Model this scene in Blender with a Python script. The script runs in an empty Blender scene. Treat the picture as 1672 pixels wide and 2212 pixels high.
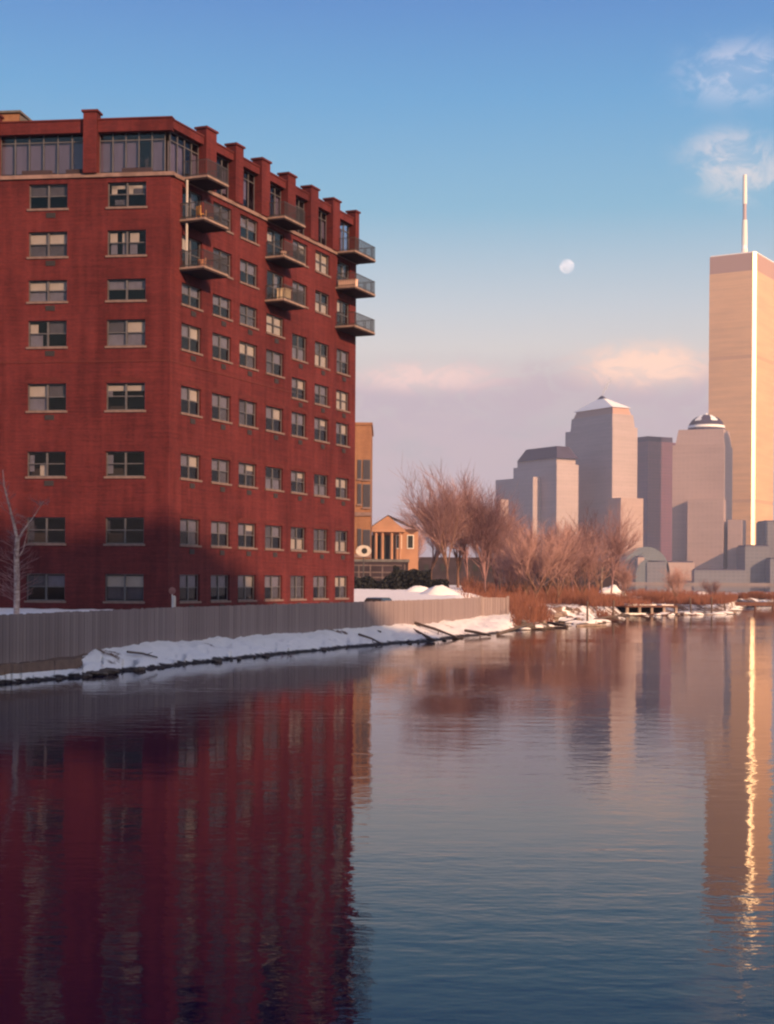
import bpy, math, random
from mathutils import Vector, Matrix, noise
R = math.radians
scn = bpy.context.scene
COL = scn.collection

# ------------------------------------------------------------------ camera, sky, sun, exposure
EYE = 4.5                      # eye height above the water, metres
FPX, CX, HY = 3200.0, 836.0, 1250.0
ROLL = R(0.4)
cam = bpy.data.cameras.new('camera'); cam_o = bpy.data.objects.new('camera', cam); COL.objects.link(cam_o)
cam.sensor_fit = 'AUTO'; cam.sensor_width = 36.0
cam.lens = 36.0 * FPX / 2212.0
cam.shift_y = (HY - 1106.0) / 2212.0
cam.clip_start = 0.5; cam.clip_end = 80000
cam_o.matrix_world = Matrix.Translation((0, 0, EYE)) @ Matrix.Rotation(R(90), 4, 'X') @ Matrix.Rotation(ROLL, 4, 'Z')
scn.camera = cam_o

SUN_AZ, SUN_EL = R(40), R(20)          # behind the viewer, to the starboard side, low
S = Vector((math.sin(SUN_AZ) * math.cos(SUN_EL), -math.cos(SUN_AZ) * math.cos(SUN_EL), math.sin(SUN_EL)))
sun = bpy.data.lights.new('sun', 'SUN'); sun_o = bpy.data.objects.new('sun', sun); COL.objects.link(sun_o)
sun.energy = 5.0; sun.angle = R(0.75); sun.color = (1.0, 0.60, 0.32)
sun_o.rotation_euler = S.to_track_quat('Z', 'Y').to_euler()
sun_o.location = S * 50

scn.view_settings.view_transform = 'Standard'; scn.view_settings.look = 'None'
scn.view_settings.exposure = 0.5; scn.view_settings.gamma = 1.0
scn.view_settings.use_curve_mapping = False
scn.cycles.use_denoising = True
scn.cycles.filter_width = 2.3
scn.cycles.max_bounces = 6; scn.cycles.transparent_max_bounces = 12
scn.cycles.volume_bounces = 1
scn.cycles.sample_clamp_indirect = 6.0


def s2l(r, g, b):
    f = lambda c: (c / 255 / 12.92) if c / 255 <= .04045 else ((c / 255 + .055) / 1.055) ** 2.4
    return (f(r), f(g), f(b), 1.0)


class NT:
    """small expression helper over a node tree"""
    def __init__(s, tree): s.t = tree; s.n = tree.nodes; s.l = tree.links
    def new(s, kind, **kw):
        n = s.n.new(kind)
        for k, v in kw.items(): setattr(n, k, v)
        return n
    def put(s, sock, v):
        if isinstance(v, bpy.types.NodeSocket): s.l.new(v, sock)
        else: sock.default_value = v
    def m(s, op, a, b=None, c=None, clamp=False):
        n = s.new('ShaderNodeMath', operation=op); n.use_clamp = clamp
        s.put(n.inputs[0], a)
        if b is not None: s.put(n.inputs[1], b)
        if c is not None: s.put(n.inputs[2], c)
        return n.outputs[0]
    def mix(s, f, a, b, blend='MIX'):
        n = s.new('ShaderNodeMix', data_type='RGBA', blend_type=blend)
        s.put(n.inputs[0], f); s.put(n.inputs[6], a); s.put(n.inputs[7], b)
        return n.outputs[2]
    def ramp(s, f, stops, interp='LINEAR'):
        n = s.new('ShaderNodeValToRGB'); n.color_ramp.interpolation = interp
        e = n.color_ramp.elements
        while len(e) < len(stops): e.new(0.5)
        for el, (p, c) in zip(e, stops):
            el.position = p; el.color = c if len(c) == 4 else (*c, 1)
        s.put(n.inputs[0], f)
        return n.outputs[0]
    def sstep(s, x, lo, hi):
        n = s.new('ShaderNodeMapRange', interpolation_type='SMOOTHSTEP')
        s.put(n.inputs[0], x); s.put(n.inputs[1], lo); s.put(n.inputs[2], hi)
        return n.outputs[0]
    def noise(s, vec, scale, detail=4, rough=.55, dist=0.0):
        n = s.new('ShaderNodeTexNoise'); s.put(n.inputs['Scale'], scale); s.put(n.inputs['Detail'], detail)
        s.put(n.inputs['Roughness'], rough); s.put(n.inputs['Distortion'], dist)
        if vec is not None: s.l.new(vec, n.inputs['Vector'])
        return n.outputs[0]
    def scale(s, vec, xyz):
        n = s.new('ShaderNodeMapping'); n.inputs['Scale'].default_value = xyz
        s.l.new(vec, n.inputs['Vector']); return n.outputs[0]


world = bpy.data.worlds.new('World'); scn.world = world; world.use_nodes = True
wt = NT(world.node_tree); wt.n.clear()
tc = wt.new('ShaderNodeTexCoord').outputs['Generated']
nrm = wt.new('ShaderNodeVectorMath', operation='NORMALIZE'); wt.l.new(tc, nrm.inputs[0]); DIR = nrm.outputs[0]
sx = wt.new('ShaderNodeSeparateXYZ'); wt.l.new(DIR, sx.inputs[0])
el = wt.m('DIVIDE', wt.m('ARCSINE', sx.outputs[2]), R(90))          # 0 horizon .. 1 zenith
az = wt.m('ARCTAN2', sx.outputs[0], sx.outputs[1])                  # radians, 0 straight ahead
grad = wt.ramp(el, [(0.0, s2l(180, 160, 166)), (0.03, s2l(178, 165, 172)), (0.06, s2l(180, 172, 178)), (0.085, s2l(205, 196, 190)), (0.098, s2l(212, 208, 202)), (0.115, s2l(190, 202, 208)),
                    (0.155, s2l(108, 175, 205)), (0.20, s2l(64, 152, 204)), (0.245, s2l(28, 118, 192)), (0.45, s2l(78, 108, 164)), (1.0, s2l(74, 96, 148))])
sky = wt.new('ShaderNodeTexSky', sky_type='NISHITA')
sky.sun_disc = False; sky.sun_elevation = SUN_EL
sky.sun_rotation = math.atan2(S.x, S.y)
sky.altitude = 5; sky.air_density = 1.4; sky.dust_density = 2.5; sky.ozone_density = 2.0
SKYS = 0.1
g10 = wt.mix(1.0, grad, (8.6, 8.6, 8.6, 1), 'MULTIPLY')
dt = wt.new('ShaderNodeVectorMath', operation='DOT_PRODUCT'); wt.l.new(DIR, dt.inputs[0]); dt.inputs[1].default_value = S
toward = wt.sstep(dt.outputs['Value'], -.15, .75)                   # the sunset half of the sky is the plain sky model
base = wt.mix(wt.m('SUBTRACT', .88, wt.m('MULTIPLY', toward, .70)), sky.outputs[0], g10)
# clouds: a low mauve bank over the far shore, two sun-caught heads on it and two wisps above
nv = wt.scale(DIR, (1.0, 1.0, 2.6))
n_big = wt.noise(nv, 9.0, 5, .55, .3)
n_fine = wt.noise(nv, 34.0, 6, .6, .6)
n_wisp = wt.noise(wt.scale(DIR, (1, 1, 1.7)), 42.0, 6, .62, .8)
nn = wt.m('ADD', wt.m('MULTIPLY', n_big, .65), wt.m('MULTIPLY', n_fine, .35))
bank = wt.m('MULTIPLY', wt.sstep(el, 0.004, 0.03), wt.m('SUBTRACT', 1.0, wt.sstep(el, 0.06, 0.095)))
bankm = wt.m('MULTIPLY', bank, wt.sstep(nn, .40, .58))
base = wt.mix(wt.m('MULTIPLY', bankm, .75), base, tuple(10 * c for c in s2l(182, 164, 168)[:3]) + (1,))


def azel(x, y):
    return math.atan2(x - CX, FPX), math.atan2(HY - y, math.hypot(FPX, x - CX)) / R(90)


def blob(x, y, wx, wy, lo=.36, hi=.72, k=.5):
    a0, e0 = azel(x, y)
    da = wt.m('DIVIDE', wt.m('SUBTRACT', az, a0), wx / FPX)
    de = wt.m('DIVIDE', wt.m('SUBTRACT', el, e0), wy / FPX / R(90))
    r2 = wt.m('ADD', wt.m('MULTIPLY', da, da), wt.m('MULTIPLY', de, de))
    g = wt.m('POWER', 2.718, wt.m('MULTIPLY', r2, -1.0))
    tex = wt.sstep(n_wisp, .5 - .16 * k - .04, .5 + .12)
    v = wt.m('MULTIPLY', wt.m('POWER', g, .8), wt.m('ADD', 1.0 - k, wt.m('MULTIPLY', tex, k)))
    return wt.sstep(v, lo, hi)


for (x, y, wx, wy, c, st, lo, hi, k) in [
        (960, 868, 340, 74, (172, 158, 166), .9, .05, .85, .6),
        (920, 814, 175, 30, (236, 200, 186), .85, .05, .9, .5),
        (1385, 850, 290, 80, (174, 158, 164), .9, .05, .85, .6),
        (1390, 788, 135, 44, (252, 208, 178), .95, .06, .85, .42),
        (1585, 150, 110, 56, (222, 214, 220), .46, .04, 1.0, .62),
        (1560, 320, 80, 40, (236, 214, 206), .46, .04, 1.0, .62),
        (1605, 372, 95, 46, (238, 216, 204), .48, .04, 1.0, .6)]:
    base = wt.mix(wt.m('MULTIPLY', blob(x, y, wx, wy, lo, hi, k), st), base, tuple(10 * q for q in s2l(*c)[:3]) + (1,))
bg = wt.new('ShaderNodeBackground'); bg.inputs['Strength'].default_value = SKYS
wt.l.new(base, bg.inputs['Color'])
wo = wt.new('ShaderNodeOutputWorld'); wt.l.new(bg.outputs[0], wo.inputs['Surface'])

# ------------------------------------------------------------------ measuring helpers
_c, _s = math.cos(ROLL), math.sin(ROLL)


def ray(x, y):
    xr, yr = x - CX, HY - y
    return (xr * _c - yr * _s) / FPX, (xr * _s + yr * _c) / FPX     # dX/dY, dZ/dY


def P(x, y, d):
    kx, kz = ray(x, y); return Vector((kx * d, d, EYE + kz * d))


def G(x, y, z):
    kx, kz = ray(x, y); d = (z - EYE) / kz
    return Vector((kx * d, d, z))


# ------------------------------------------------------------------ materials
def mat(name, color, rough=.8, metal=0.0, var=0.0, vscale=2.0, bump=0.0, bscale=30.0, stretch=(1, 1, 1), color2=None, spec=.3, coords='Object'):
    m = bpy.data.materials.new(name); m.use_nodes = True
    t = NT(m.node_tree); b = t.n['Principled BSDF']
    b.inputs['Roughness'].default_value = rough; b.inputs['Metallic'].default_value = metal
    b.inputs['Specular IOR Level'].default_value = spec
    vec = t.scale(t.new('ShaderNodeTexCoord').outputs[coords], stretch)
    c = (*color, 1)
    if var or color2:
        n = t.noise(vec, vscale, 5)
        c2 = (*color2, 1) if color2 else tuple(q * (1 - var) for q in color) + (1,)
        c1 = c if color2 else tuple(min(1, q * (1 + var)) for q in color) + (1,)
        cc = t.mix(t.sstep(n, .3, .7), c2, c1)
        t.l.new(cc, b.inputs['Base Color'])
    else: b.inputs['Base Color'].default_value = c
    if bump:
        bn = t.new('ShaderNodeBump'); bn.inputs['Strength'].default_value = bump; bn.inputs['Distance'].default_value = .02
        t.l.new(t.noise(vec, bscale, 4), bn.inputs['Height']); t.l.new(bn.outputs[0], b.inputs['Normal'])
    return m


def brick_mat(name, c1, c2, mortar, stain=.35):  # stain: how much darker the weather streaks are
    m = bpy.data.materials.new(name); m.use_nodes = True
    t = NT(m.node_tree); b = t.n['Principled BSDF']
    b.inputs['Roughness'].default_value = .85; b.inputs['Specular IOR Level'].default_value = .2
    uv = t.new('ShaderNodeTexCoord').outputs['UV']
    bt = t.new('ShaderNodeTexBrick'); t.l.new(uv, bt.inputs['Vector'])
    bt.inputs['Scale'].default_value = 1.0; bt.inputs['Brick Width'].default_value = .22; bt.inputs['Row Height'].default_value = .075
    bt.inputs['Mortar Size'].default_value = .006; bt.inputs['Bias'].default_value = -.1
    bt.inputs['Color1'].default_value = (*c1, 1); bt.inputs['Color2'].default_value = (*c2, 1); bt.inputs['Mortar'].default_value = (*mortar, 1)
    col = bt.outputs['Color']
    n1 = t.noise(uv, .16, 5, .6); n2 = t.noise(t.scale(uv, (1.6, .16, 1)), 1.0, 5, .6); n3 = t.noise(t.scale(uv, (.35, 9, 1)), .8, 3, .6)
    st = t.m('MULTIPLY', t.m('ADD', t.m('ADD', t.m('MULTIPLY', n1, .4), t.m('MULTIPLY', n2, .35)), t.m('MULTIPLY', n3, .25)), 1.0)
    f = t.sstep(st, .36, .64)
    col = t.mix(f, t.mix(1.0, col, (1 - stain, 1 - stain * 1.1, 1 - stain, 1), 'MULTIPLY'), col)
    t.l.new(col, b.inputs['Base Color'])
    bn = t.new('ShaderNodeBump'); bn.inputs['Strength'].default_value = .5; bn.inputs['Distance'].default_value = .012
    t.l.new(bt.outputs['Fac'], bn.inputs['Height']); bn.invert = True; t.l.new(bn.outputs[0], b.inputs['Normal'])
    return m


def glass_mat(name, tint=(.45, .5, .55), refl=.10, rough=.03):
    m = bpy.data.materials.new(name); m.use_nodes = True
    t = NT(m.node_tree); t.n.remove(t.n['Principled BSDF'])
    tr = t.new('ShaderNodeBsdfTransparent'); tr.inputs[0].default_value = (*tint, 1)
    gl = t.new('ShaderNodeBsdfGlossy'); gl.inputs['Color'].default_value = (.9, .9, .9, 1); gl.inputs['Roughness'].default_value = rough
    vec = t.new('ShaderNodeTexCoord').outputs['Object']
    bn = t.new('ShaderNodeBump'); bn.inputs['Strength'].default_value = .08; bn.inputs['Distance'].default_value = .05
    t.l.new(t.noise(vec, 1.5, 2), bn.inputs['Height']); t.l.new(bn.outputs[0], gl.inputs['Normal'])
    fr = t.new('ShaderNodeFresnel'); fr.inputs[0].default_value = 1.5
    f = t.m('ADD', fr.outputs[0], refl - .04, clamp=True)
    f = t.m('MULTIPLY', f, t.m('SUBTRACT', 1.0, t.new('ShaderNodeNewGeometry').outputs['Backfacing']))
    mx = t.new('ShaderNodeMixShader'); t.l.new(f, mx.inputs[0]); t.l.new(tr.outputs[0], mx.inputs[1]); t.l.new(gl.outputs[0], mx.inputs[2])
    t.l.new(mx.outputs[0], t.n['Material Output'].inputs['Surface'])
    return m


def tower_mat(name, color, dark, floor=4.0, bay=6.0, rough=.5, metal=0.0, spec=.4, stripes=.5, streak=0.25):
    """far facade: rows of dark windows too small to tell apart, with floor-wise tone differences"""
    m = bpy.data.materials.new(name); m.use_nodes = True
    t = NT(m.node_tree); b = t.n['Principled BSDF']
    b.inputs['Roughness'].default_value = rough; b.inputs['Metallic'].default_value = metal; b.inputs['Specular IOR Level'].default_value = spec
    uv = t.new('ShaderNodeTexCoord').outputs['UV']
    bt = t.new('ShaderNodeTexBrick'); t.l.new(uv, bt.inputs['Vector']); bt.offset = 0.0
    bt.inputs['Scale'].default_value = 1.0; bt.inputs['Brick Width'].default_value = bay; bt.inputs['Row Height'].default_value = floor
    bt.inputs['Mortar Size'].default_value = floor * .22; bt.inputs['Mortar Smooth'].default_value = .3
    bt.inputs['Color1'].default_value = (*dark, 1); bt.inputs['Color2'].default_value = tuple(q * 1.35 for q in dark) + (1,)
    bt.inputs['Mortar'].default_value = (*color, 1)
    c = t.mix(stripes, (*color, 1), bt.outputs['Color'])
    n = t.noise(t.scale(uv, (.012, .14, 1)), 1.0, 5, .65)
    n2 = t.noise(t.scale(uv, (.012, .012, 1)), 1.0, 3, .5)
    f = t.sstep(t.m('ADD', t.m('MULTIPLY', n, .6), t.m('MULTIPLY', n2, .4)), .34, .66)
    c = t.mix(f, t.mix(1.0, c, (1 - streak, 1 - streak, 1 - streak, 1), 'MULTIPLY'), c)
    t.l.new(c, b.inputs['Base Color'])
    return m


M = {}
M['brick'] = brick_mat('red_brick', (.150, .026, .029), (.105, .020, .024), (.13, .034, .034), .55)
M['brick_dark'] = brick_mat('dark_brick', (.13, .026, .027), (.10, .022, .024), (.12, .035, .034))
M['tan_brick'] = brick_mat('tan_brick', (.33, .16, .09), (.27, .13, .075), (.27, .15, .10), .3)
M['stone'] = mat('sill_stone', (.17, .115, .11), .8, var=.2, vscale=3)
M['ledge'] = mat('ledge_stone', (.21, .135, .125), .8, var=.25, vscale=1.2)
M['concrete'] = mat('balcony_concrete', (.27, .19, .17), .85, var=.2, vscale=2)
M['frame'] = mat('window_frame_metal', (.10, .095, .11), .5, var=.15)
M['metal_dark'] = mat('railing_metal', (.06, .055, .06), .5, .3)
M['soffit_shade'] = mat('soffit_shade_tone', (.035, .024, .028), .9, spec=.1)  # near-black: the shade under the balcony slabs, put into the colour
M['metal_light'] = mat('pale_post_paint', (.55, .5, .48), .5)
M['glass'] = glass_mat('window_glass', (.84, .84, .86), .03)
M['glass_ph'] = glass_mat('penthouse_glass', (.72, .72, .80), .06)
M['blind'] = mat('cream_blind', (.54, .47, .42), .9, var=.06, vscale=1.0)
M['blind_grey'] = mat('grey_blind', (.20, .19, .25), .9, var=.10)
M['blind_ph'] = mat('penthouse_drape', (.30, .255, .285), .9, var=.10, vscale=2.0, stretch=(1, 1, .1))
M['blind_dim'] = mat('dim_screen', (.10, .092, .115), .9, var=.10)
M['room'] = mat('dark_room', (.05, .04, .045), .95)
M['vent'] = mat('vent_grille', (.035, .03, .035), .6)
M['roof'] = mat('roof_felt', (.12, .11, .11), .9, var=.2)
M['wood_fence'] = mat('weathered_fence_board', (.30, .235, .245), .85, color2=(.21, .16, .17), vscale=1.1, stretch=(3, 3, .4), bump=.3)
M['fence_b'] = mat('weathered_fence_board_pale', (.33, .26, .265), .85, color2=(.225, .175, .185), vscale=1.1, stretch=(3, 3, .4), bump=.3)
M['fence_c'] = mat('weathered_fence_board_dark', (.27, .21, .22), .85, color2=(.185, .14, .15), vscale=1.1, stretch=(3, 3, .4), bump=.3)
M['bark'] = mat('bare_bark', (.20, .11, .085), .9, var=.25, vscale=3)
M['twig'] = mat('bare_twig', (.35, .20, .19), .9, var=.2, vscale=1)
M['twig_dark'] = mat('dark_twig', (.26, .145, .15), .9, var=.2, vscale=1)
M['birch'] = mat('birch_bark', (.55, .42, .39), .8, color2=(.27, .18, .17), vscale=3, stretch=(1, 1, 3))
M['brush'] = mat('dry_brush', (.22, .085, .06), .95, color2=(.13, .055, .045), vscale=.25)
M['hedge'] = mat('dark_evergreen', (.018, .019, .02), .9, var=.4, vscale=1)
M['rock'] = mat('wet_rock', (.10, .075, .07), .7, var=.4, vscale=2, bump=.5, bscale=6)
M['rock_pale'] = mat('dry_rock', (.30, .22, .19), .85, var=.3, vscale=2, bump=.5, bscale=6)
M['log'] = mat('driftwood', (.12, .085, .075), .9, var=.3, vscale=3, stretch=(1, 1, 5))
M['snow'] = mat('snow', (.86, .80, .80), .7, var=.05, vscale=.7, bump=.4, bscale=3)
M['dirt'] = mat('frozen_dirt', (.17, .11, .085), .95, var=.3, vscale=.5, bump=.4, bscale=3)
M['dark_wall'] = mat('dark_shed_boards', (.038, .026, .034), .9, var=.3, vscale=.4)
M['dim_trim'] = mat('dull_trim', (.13, .095, .095), .8, var=.3)
M['white_paint'] = mat('white_paint', (.80, .76, .70), .6)
M['dark_pane'] = mat('dark_far_glass', (.06, .055, .07), .15, spec=.5)
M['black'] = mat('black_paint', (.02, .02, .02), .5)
M['peach'] = mat('peach_render', (.36, .185, .115), .85, var=.12, vscale=.4)
M['rubber'] = mat('tyre_rubber', (.02, .02, .02), .8)
M['car_paint'] = mat('dark_car_paint', (.03, .03, .04), .25, spec=.6)
M['chair'] = mat('amber_wood', (.62, .30, .09), .6)
M['cloth'] = mat('pale_cover', (.78, .62, .44), .8)
M['terracotta'] = mat('terracotta', (.5, .22, .13), .8)
M['sign_white'] = mat('dulled_white_paint', (.50, .43, .38), .7, var=.15)
M['sign_red'] = mat('faded_sign_paint', (.26, .12, .12), .7, var=.2)
M['pinkbox'] = mat('pale_planter', (.72, .48, .40), .8)
M['pier'] = mat('pier_timber', (.13, .06, .05), .9, var=.25, vscale=.5)
M['tower_metal'] = tower_mat('aluminium_facade', (.84, .49, .25), (.60, .34, .18), 3.7, 2.0, .45, .15, .5, .35, .22)
M['tower_band'] = mat('mechanical_floor_louvres', (.44, .265, .21), .6, .1)
M['band_mid'] = mat('sky_lobby_band', (.60, .35, .21), .6, .1)
M['aerial_mauve'] = mat('aerial_mauve_paint', (.42, .32, .33), .6)
M['chamfer'] = mat('polished_aluminium', (.78, .66, .50), .5, 1.0)
M['granite'] = tower_mat('rose_granite_facade', (.43, .335, .335), (.26, .22, .25), 4.0, 4.0, .5, 0, .5, .35, .18)
M['granite_lo'] = tower_mat('rose_granite_base', (.43, .305, .28), (.28, .205, .205), 4.5, 5.0, .6, 0, .4, .25, .15)
M['copper'] = mat('weathered_copper_roof', (.055, .045, .08), .9, .0, var=.15, vscale=.05, spec=.1)
M['snow_roof'] = mat('snowy_roof', (.92, .90, .90), .7)
M['dark_steel'] = tower_mat('dark_steel_facade', (.15, .05, .085), (.07, .028, .06), 4.2, 7.0, .4, 0, .5, .6, .3)
M['green_glass'] = tower_mat('vault_glass', (.15, .16, .18), (.09, .11, .13), 3.0, 4.0, .3, 0, .6, .6, .2)
M['slate'] = tower_mat('slate_blue_facade', (.17, .165, .20), (.09, .09, .12), 4.0, 5.0, .6, 0, .4, .5, .2)
M['quay'] = mat('quay_stone', (.22, .17, .16), .9, var=.2, vscale=.05)
M['plaster'] = mat('plain_render', (.30, .24, .22), .9, var=.1, vscale=.2)


def terrain_mat(name, snow_bias, wet=True):
    m = bpy.data.materials.new(name); m.use_nodes = True
    t = NT(m.node_tree); b = t.n['Principled BSDF']
    ob = t.new('ShaderNodeTexCoord').outputs['Object']
    xyz = t.new('ShaderNodeSeparateXYZ'); t.l.new(ob, xyz.inputs[0])
    n1 = t.noise(ob, .35, 6, .62, .6); n2 = t.noise(ob, 2.2, 5, .6)
    n = t.m('ADD', t.m('MULTIPLY', n1, .7), t.m('MULTIPLY', n2, .3))
    at = t.new('ShaderNodeAttribute'); at.attribute_name = 'bare'
    f = t.sstep(t.m('ADD', n, t.m('SUBTRACT', snow_bias, at.outputs['Fac'])), .44, .52)
    dirt = t.mix(n2, (.10, .06, .05, 1), (.26, .16, .12, 1))
    snow = t.mix(n1, (.80, .74, .75, 1), (.90, .84, .84, 1))
    c = t.mix(f, dirt, snow)
    if wet:
        w = t.sstep(t.m('ADD', xyz.outputs[2], t.m('MULTIPLY', t.m('SUBTRACT', n2, .5), .35)), .10, .17)
        c = t.mix(w, (.035, .025, .025, 1), c)
    t.l.new(c, b.inputs['Base Color']); b.inputs['Roughness'].default_value = .85; b.inputs['Specular IOR Level'].default_value = .2
    bn = t.new('ShaderNodeBump'); bn.inputs['Strength'].default_value = .5; bn.inputs['Distance'].default_value = .12
    t.l.new(n, bn.inputs['Height']); t.l.new(bn.outputs[0], b.inputs['Normal'])
    return m


M['bank'] = terrain_mat('snowy_bank', .13)
M['lot'] = terrain_mat('snowy_lot', .16, False)


def water_mat():
    m = bpy.data.materials.new('basin_water'); m.use_nodes = True
    t = NT(m.node_tree); b = t.n['Principled BSDF']
    b.inputs['Base Color'].default_value = (.004, .002, .026, 1); b.inputs['Roughness'].default_value = .03
    b.inputs['IOR'].default_value = 1.33; b.inputs['Specular IOR Level'].default_value = .24
    ob = t.new('ShaderNodeTexCoord').outputs['Object']
    a = t.noise(t.scale(ob, (.55, 1.0, 1)), 1.3, 3, .5, .2)
    c = t.noise(t.scale(ob, (.6, 1.0, 1)), 5.0, 3, .5)
    g = t.noise(t.scale(ob, (.03, .08, 1)), 1.0, 3, .5)                      # patches of breeze
    amp = t.m('ADD', .35, t.m('MULTIPLY', t.sstep(g, .4, .65), .65))
    h = t.m('MULTIPLY', t.m('ADD', t.m('MULTIPLY', a, .016), t.m('MULTIPLY', c, .0048)), amp)
    bn = t.new('ShaderNodeBump'); bn.inputs['Strength'].default_value = 1.0; bn.inputs['Distance'].default_value = 1.0
    t.l.new(h, bn.inputs['Height']); t.l.new(bn.outputs[0], b.inputs['Normal'])
    return m


M['water'] = water_mat()


# ------------------------------------------------------------------ mesh helpers
class MB:
    def __init__(s): s.v = []; s.f = []; s.uv = []
    def quad(s, a, b, c, d, uv=None):
        i = len(s.v); s.v += [tuple(a), tuple(b), tuple(c), tuple(d)]; s.f.append((i, i + 1, i + 2, i + 3))
        s.uv.append(uv or [(0, 0)] * 4)
    def poly(s, pts, uv=None):
        i = len(s.v); s.v += [tuple(p) for p in pts]; s.f.append(tuple(range(i, i + len(pts))))
        s.uv.append(uv or [(0, 0)] * len(pts))
    def box(s, x0, x1, y0, y1, z0, z1, T=None):
        T = T or (lambda a, b, c: (a, b, c))
        p = [T(x, y, z) for z in (z0, z1) for y in (y0, y1) for x in (x0, x1)]
        for idx, ax in (((0, 2, 3, 1), 'xy'), ((4, 5, 7, 6), 'xy'), ((0, 1, 5, 4), 'xz'), ((2, 6, 7, 3), 'xz'), ((0, 4, 6, 2), 'yz'), ((1, 3, 7, 5), 'yz')):
            q = [(x, y, z) for z in (z0, z1) for y in (y0, y1) for x in (x0, x1)]
            uv = [(q[k][0], q[k][1]) if ax == 'xy' else (q[k][0], q[k][2]) if ax == 'xz' else (q[k][1], q[k][2]) for k in idx]
            s.quad(*[p[k] for k in idx], uv=uv)
        return s
    def prism(s, pts, z0, z1, cap=True, top=None):
        """vertical walls over a footprint (counter-clockwise); top = other footprint for sloping sides"""
        top = top or pts; n = len(pts); run = 0
        for i in range(n):
            a, b, c, d = pts[i], pts[(i + 1) % n], top[(i + 1) % n], top[i]
            L = math.hypot(b[0] - a[0], b[1] - a[1])
            s.quad((a[0], a[1], z0), (b[0], b[1], z0), (c[0], c[1], z1), (d[0], d[1], z1), uv=[(run, z0), (run + L, z0), (run + L, z1), (run, z1)])
            run += L
        if cap:
            s.poly([(p[0], p[1], z1) for p in top]); s.poly([(p[0], p[1], z0) for p in reversed(pts)])
        return s
    def tube(s, a, b, ra, rb, n=6, caps=True):
        a, b = Vector(a), Vector(b); d = (b - a)
        if d.length < 1e-6: return s
        d.normalize(); u = d.orthogonal().normalized(); w = d.cross(u); i = len(s.v)
        for p, r in ((a, ra), (b, rb)):
            for k in range(n):
                t = 2 * math.pi * k / n; s.v.append(tuple(p + (u * math.cos(t) + w * math.sin(t)) * r))
        for k in range(n):
            s.f.append((i + k, i + (k + 1) % n, i + n + (k + 1) % n, i + n + k)); s.uv.append([(0, 0)] * 4)
        if caps and n > 2:
            s.f.append(tuple(i + n + k for k in range(n))); s.uv.append([(0, 0)] * n)
            s.f.append(tuple(i + k for k in reversed(range(n)))); s.uv.append([(0, 0)] * n)
        return s
    def mesh(s, name, m, smooth=False):
        me = bpy.data.meshes.new(name); me.from_pydata(s.v, [], s.f)
        ul = me.uv_layers.new(name='UVMap'); k = 0
        flat = [c for f in s.uv for p in f for c in p]
        ul.data.foreach_set('uv', flat)
        if m: me.materials.append(m)
        if smooth: me.polygons.foreach_set('use_smooth', [True] * len(me.polygons))
        me.update(); return me
    def obj(s, name, m, parent=None, smooth=False): return link(name, s.mesh(name, m, smooth), parent)


def link(name, me, parent=None, mw=None):
    o = bpy.data.objects.new(name, me); COL.objects.link(o)
    if parent is not None:
        o.parent = parent; o.matrix_parent_inverse = WORLD.get(parent.name, Matrix()).inverted()
    if mw is not None: o.matrix_basis = mw
    WORLD[o.name] = mw.copy() if mw is not None else Matrix()
    return o


WORLD = {}


def tag(o, label=None, cat=None, group=None, kind=None):
    for k, v in (('label', label), ('category', cat), ('group', group), ('kind', kind)):
        if v: o[k] = v
    return o


def thing(name, loc, label, cat, group=None, rz=0.0, local=False):
    o = bpy.data.objects.new(name, None); COL.objects.link(o); o.empty_display_size = .5
    mw = Matrix.Translation(loc) @ Matrix.Rotation(rz, 4, 'Z'); o.matrix_basis = mw
    WORLD[o.name] = Matrix() if local else mw
    return tag(o, label, cat, group)


def copy_tree(o, loc, label, rz=0.0, sc=1.0, group=None):
    c = o.copy(); COL.objects.link(c)
    c.matrix_basis = Matrix.Translation(loc) @ Matrix.Rotation(rz, 4, 'Z') @ Matrix.Scale(sc, 4)
    c['label'] = label
    if group: c['group'] = group
    for ch in [k for k in bpy.data.objects if k.parent == o]:
        d = ch.copy(); COL.objects.link(d); d.parent = c
        for gch in [k for k in bpy.data.objects if k.parent == ch]:
            e = gch.copy(); COL.objects.link(e); e.parent = d
    return c


# ------------------------------------------------------------------ water, ground, shores
w = MB(); w.quad((-3000, -500, 0), (3500, -500, 0), (3500, 4300, 0), (-3000, 4300, 0))
tag(w.obj('water', M['water']), kind='structure')

rnd = random.Random(7)
SH = [G(-420, 1500, 0), G(-150, 1490, 0), G(0, 1479, 0), G(100, 1471, 0), G(170, 1466, 0), G(225, 1459, 0), G(300, 1450, 0), G(380, 1441, 0), G(500, 1427, 0), G(620, 1414, 0),
      G(740, 1402, 0), G(850, 1393, 0), G(930, 1388, 0), G(985, 1380, 0), G(1045, 1374, 0), G(1110, 1364, 0), G(1170, 1357, 0), G(1215, 1343, 0), G(1262, 1350, 0), G(1330, 1340, 0),
      G(1345, 1331, 0), G(1440, 1330, 0), G(1500, 1329, 0), G(1575, 1327, 0), G(1590, 1314, 0), G(1680, 1309, 0), G(1900, 1308, 0)]
FZ = 2.85
FL = [G(-420, 1346, FZ), G(-150, 1337, FZ), G(0, 1328, FZ), G(190, 1320, FZ), G(380, 1311.5, FZ), G(570, 1306, FZ), G(760, 1300.5, FZ), G(900, 1296, FZ), G(1040, 1290.5, FZ)]
fend = FL[-1] + Vector((2.55, 1.6, 0))
FL.append(fend)
for v in FL: v.z = 0
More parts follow.
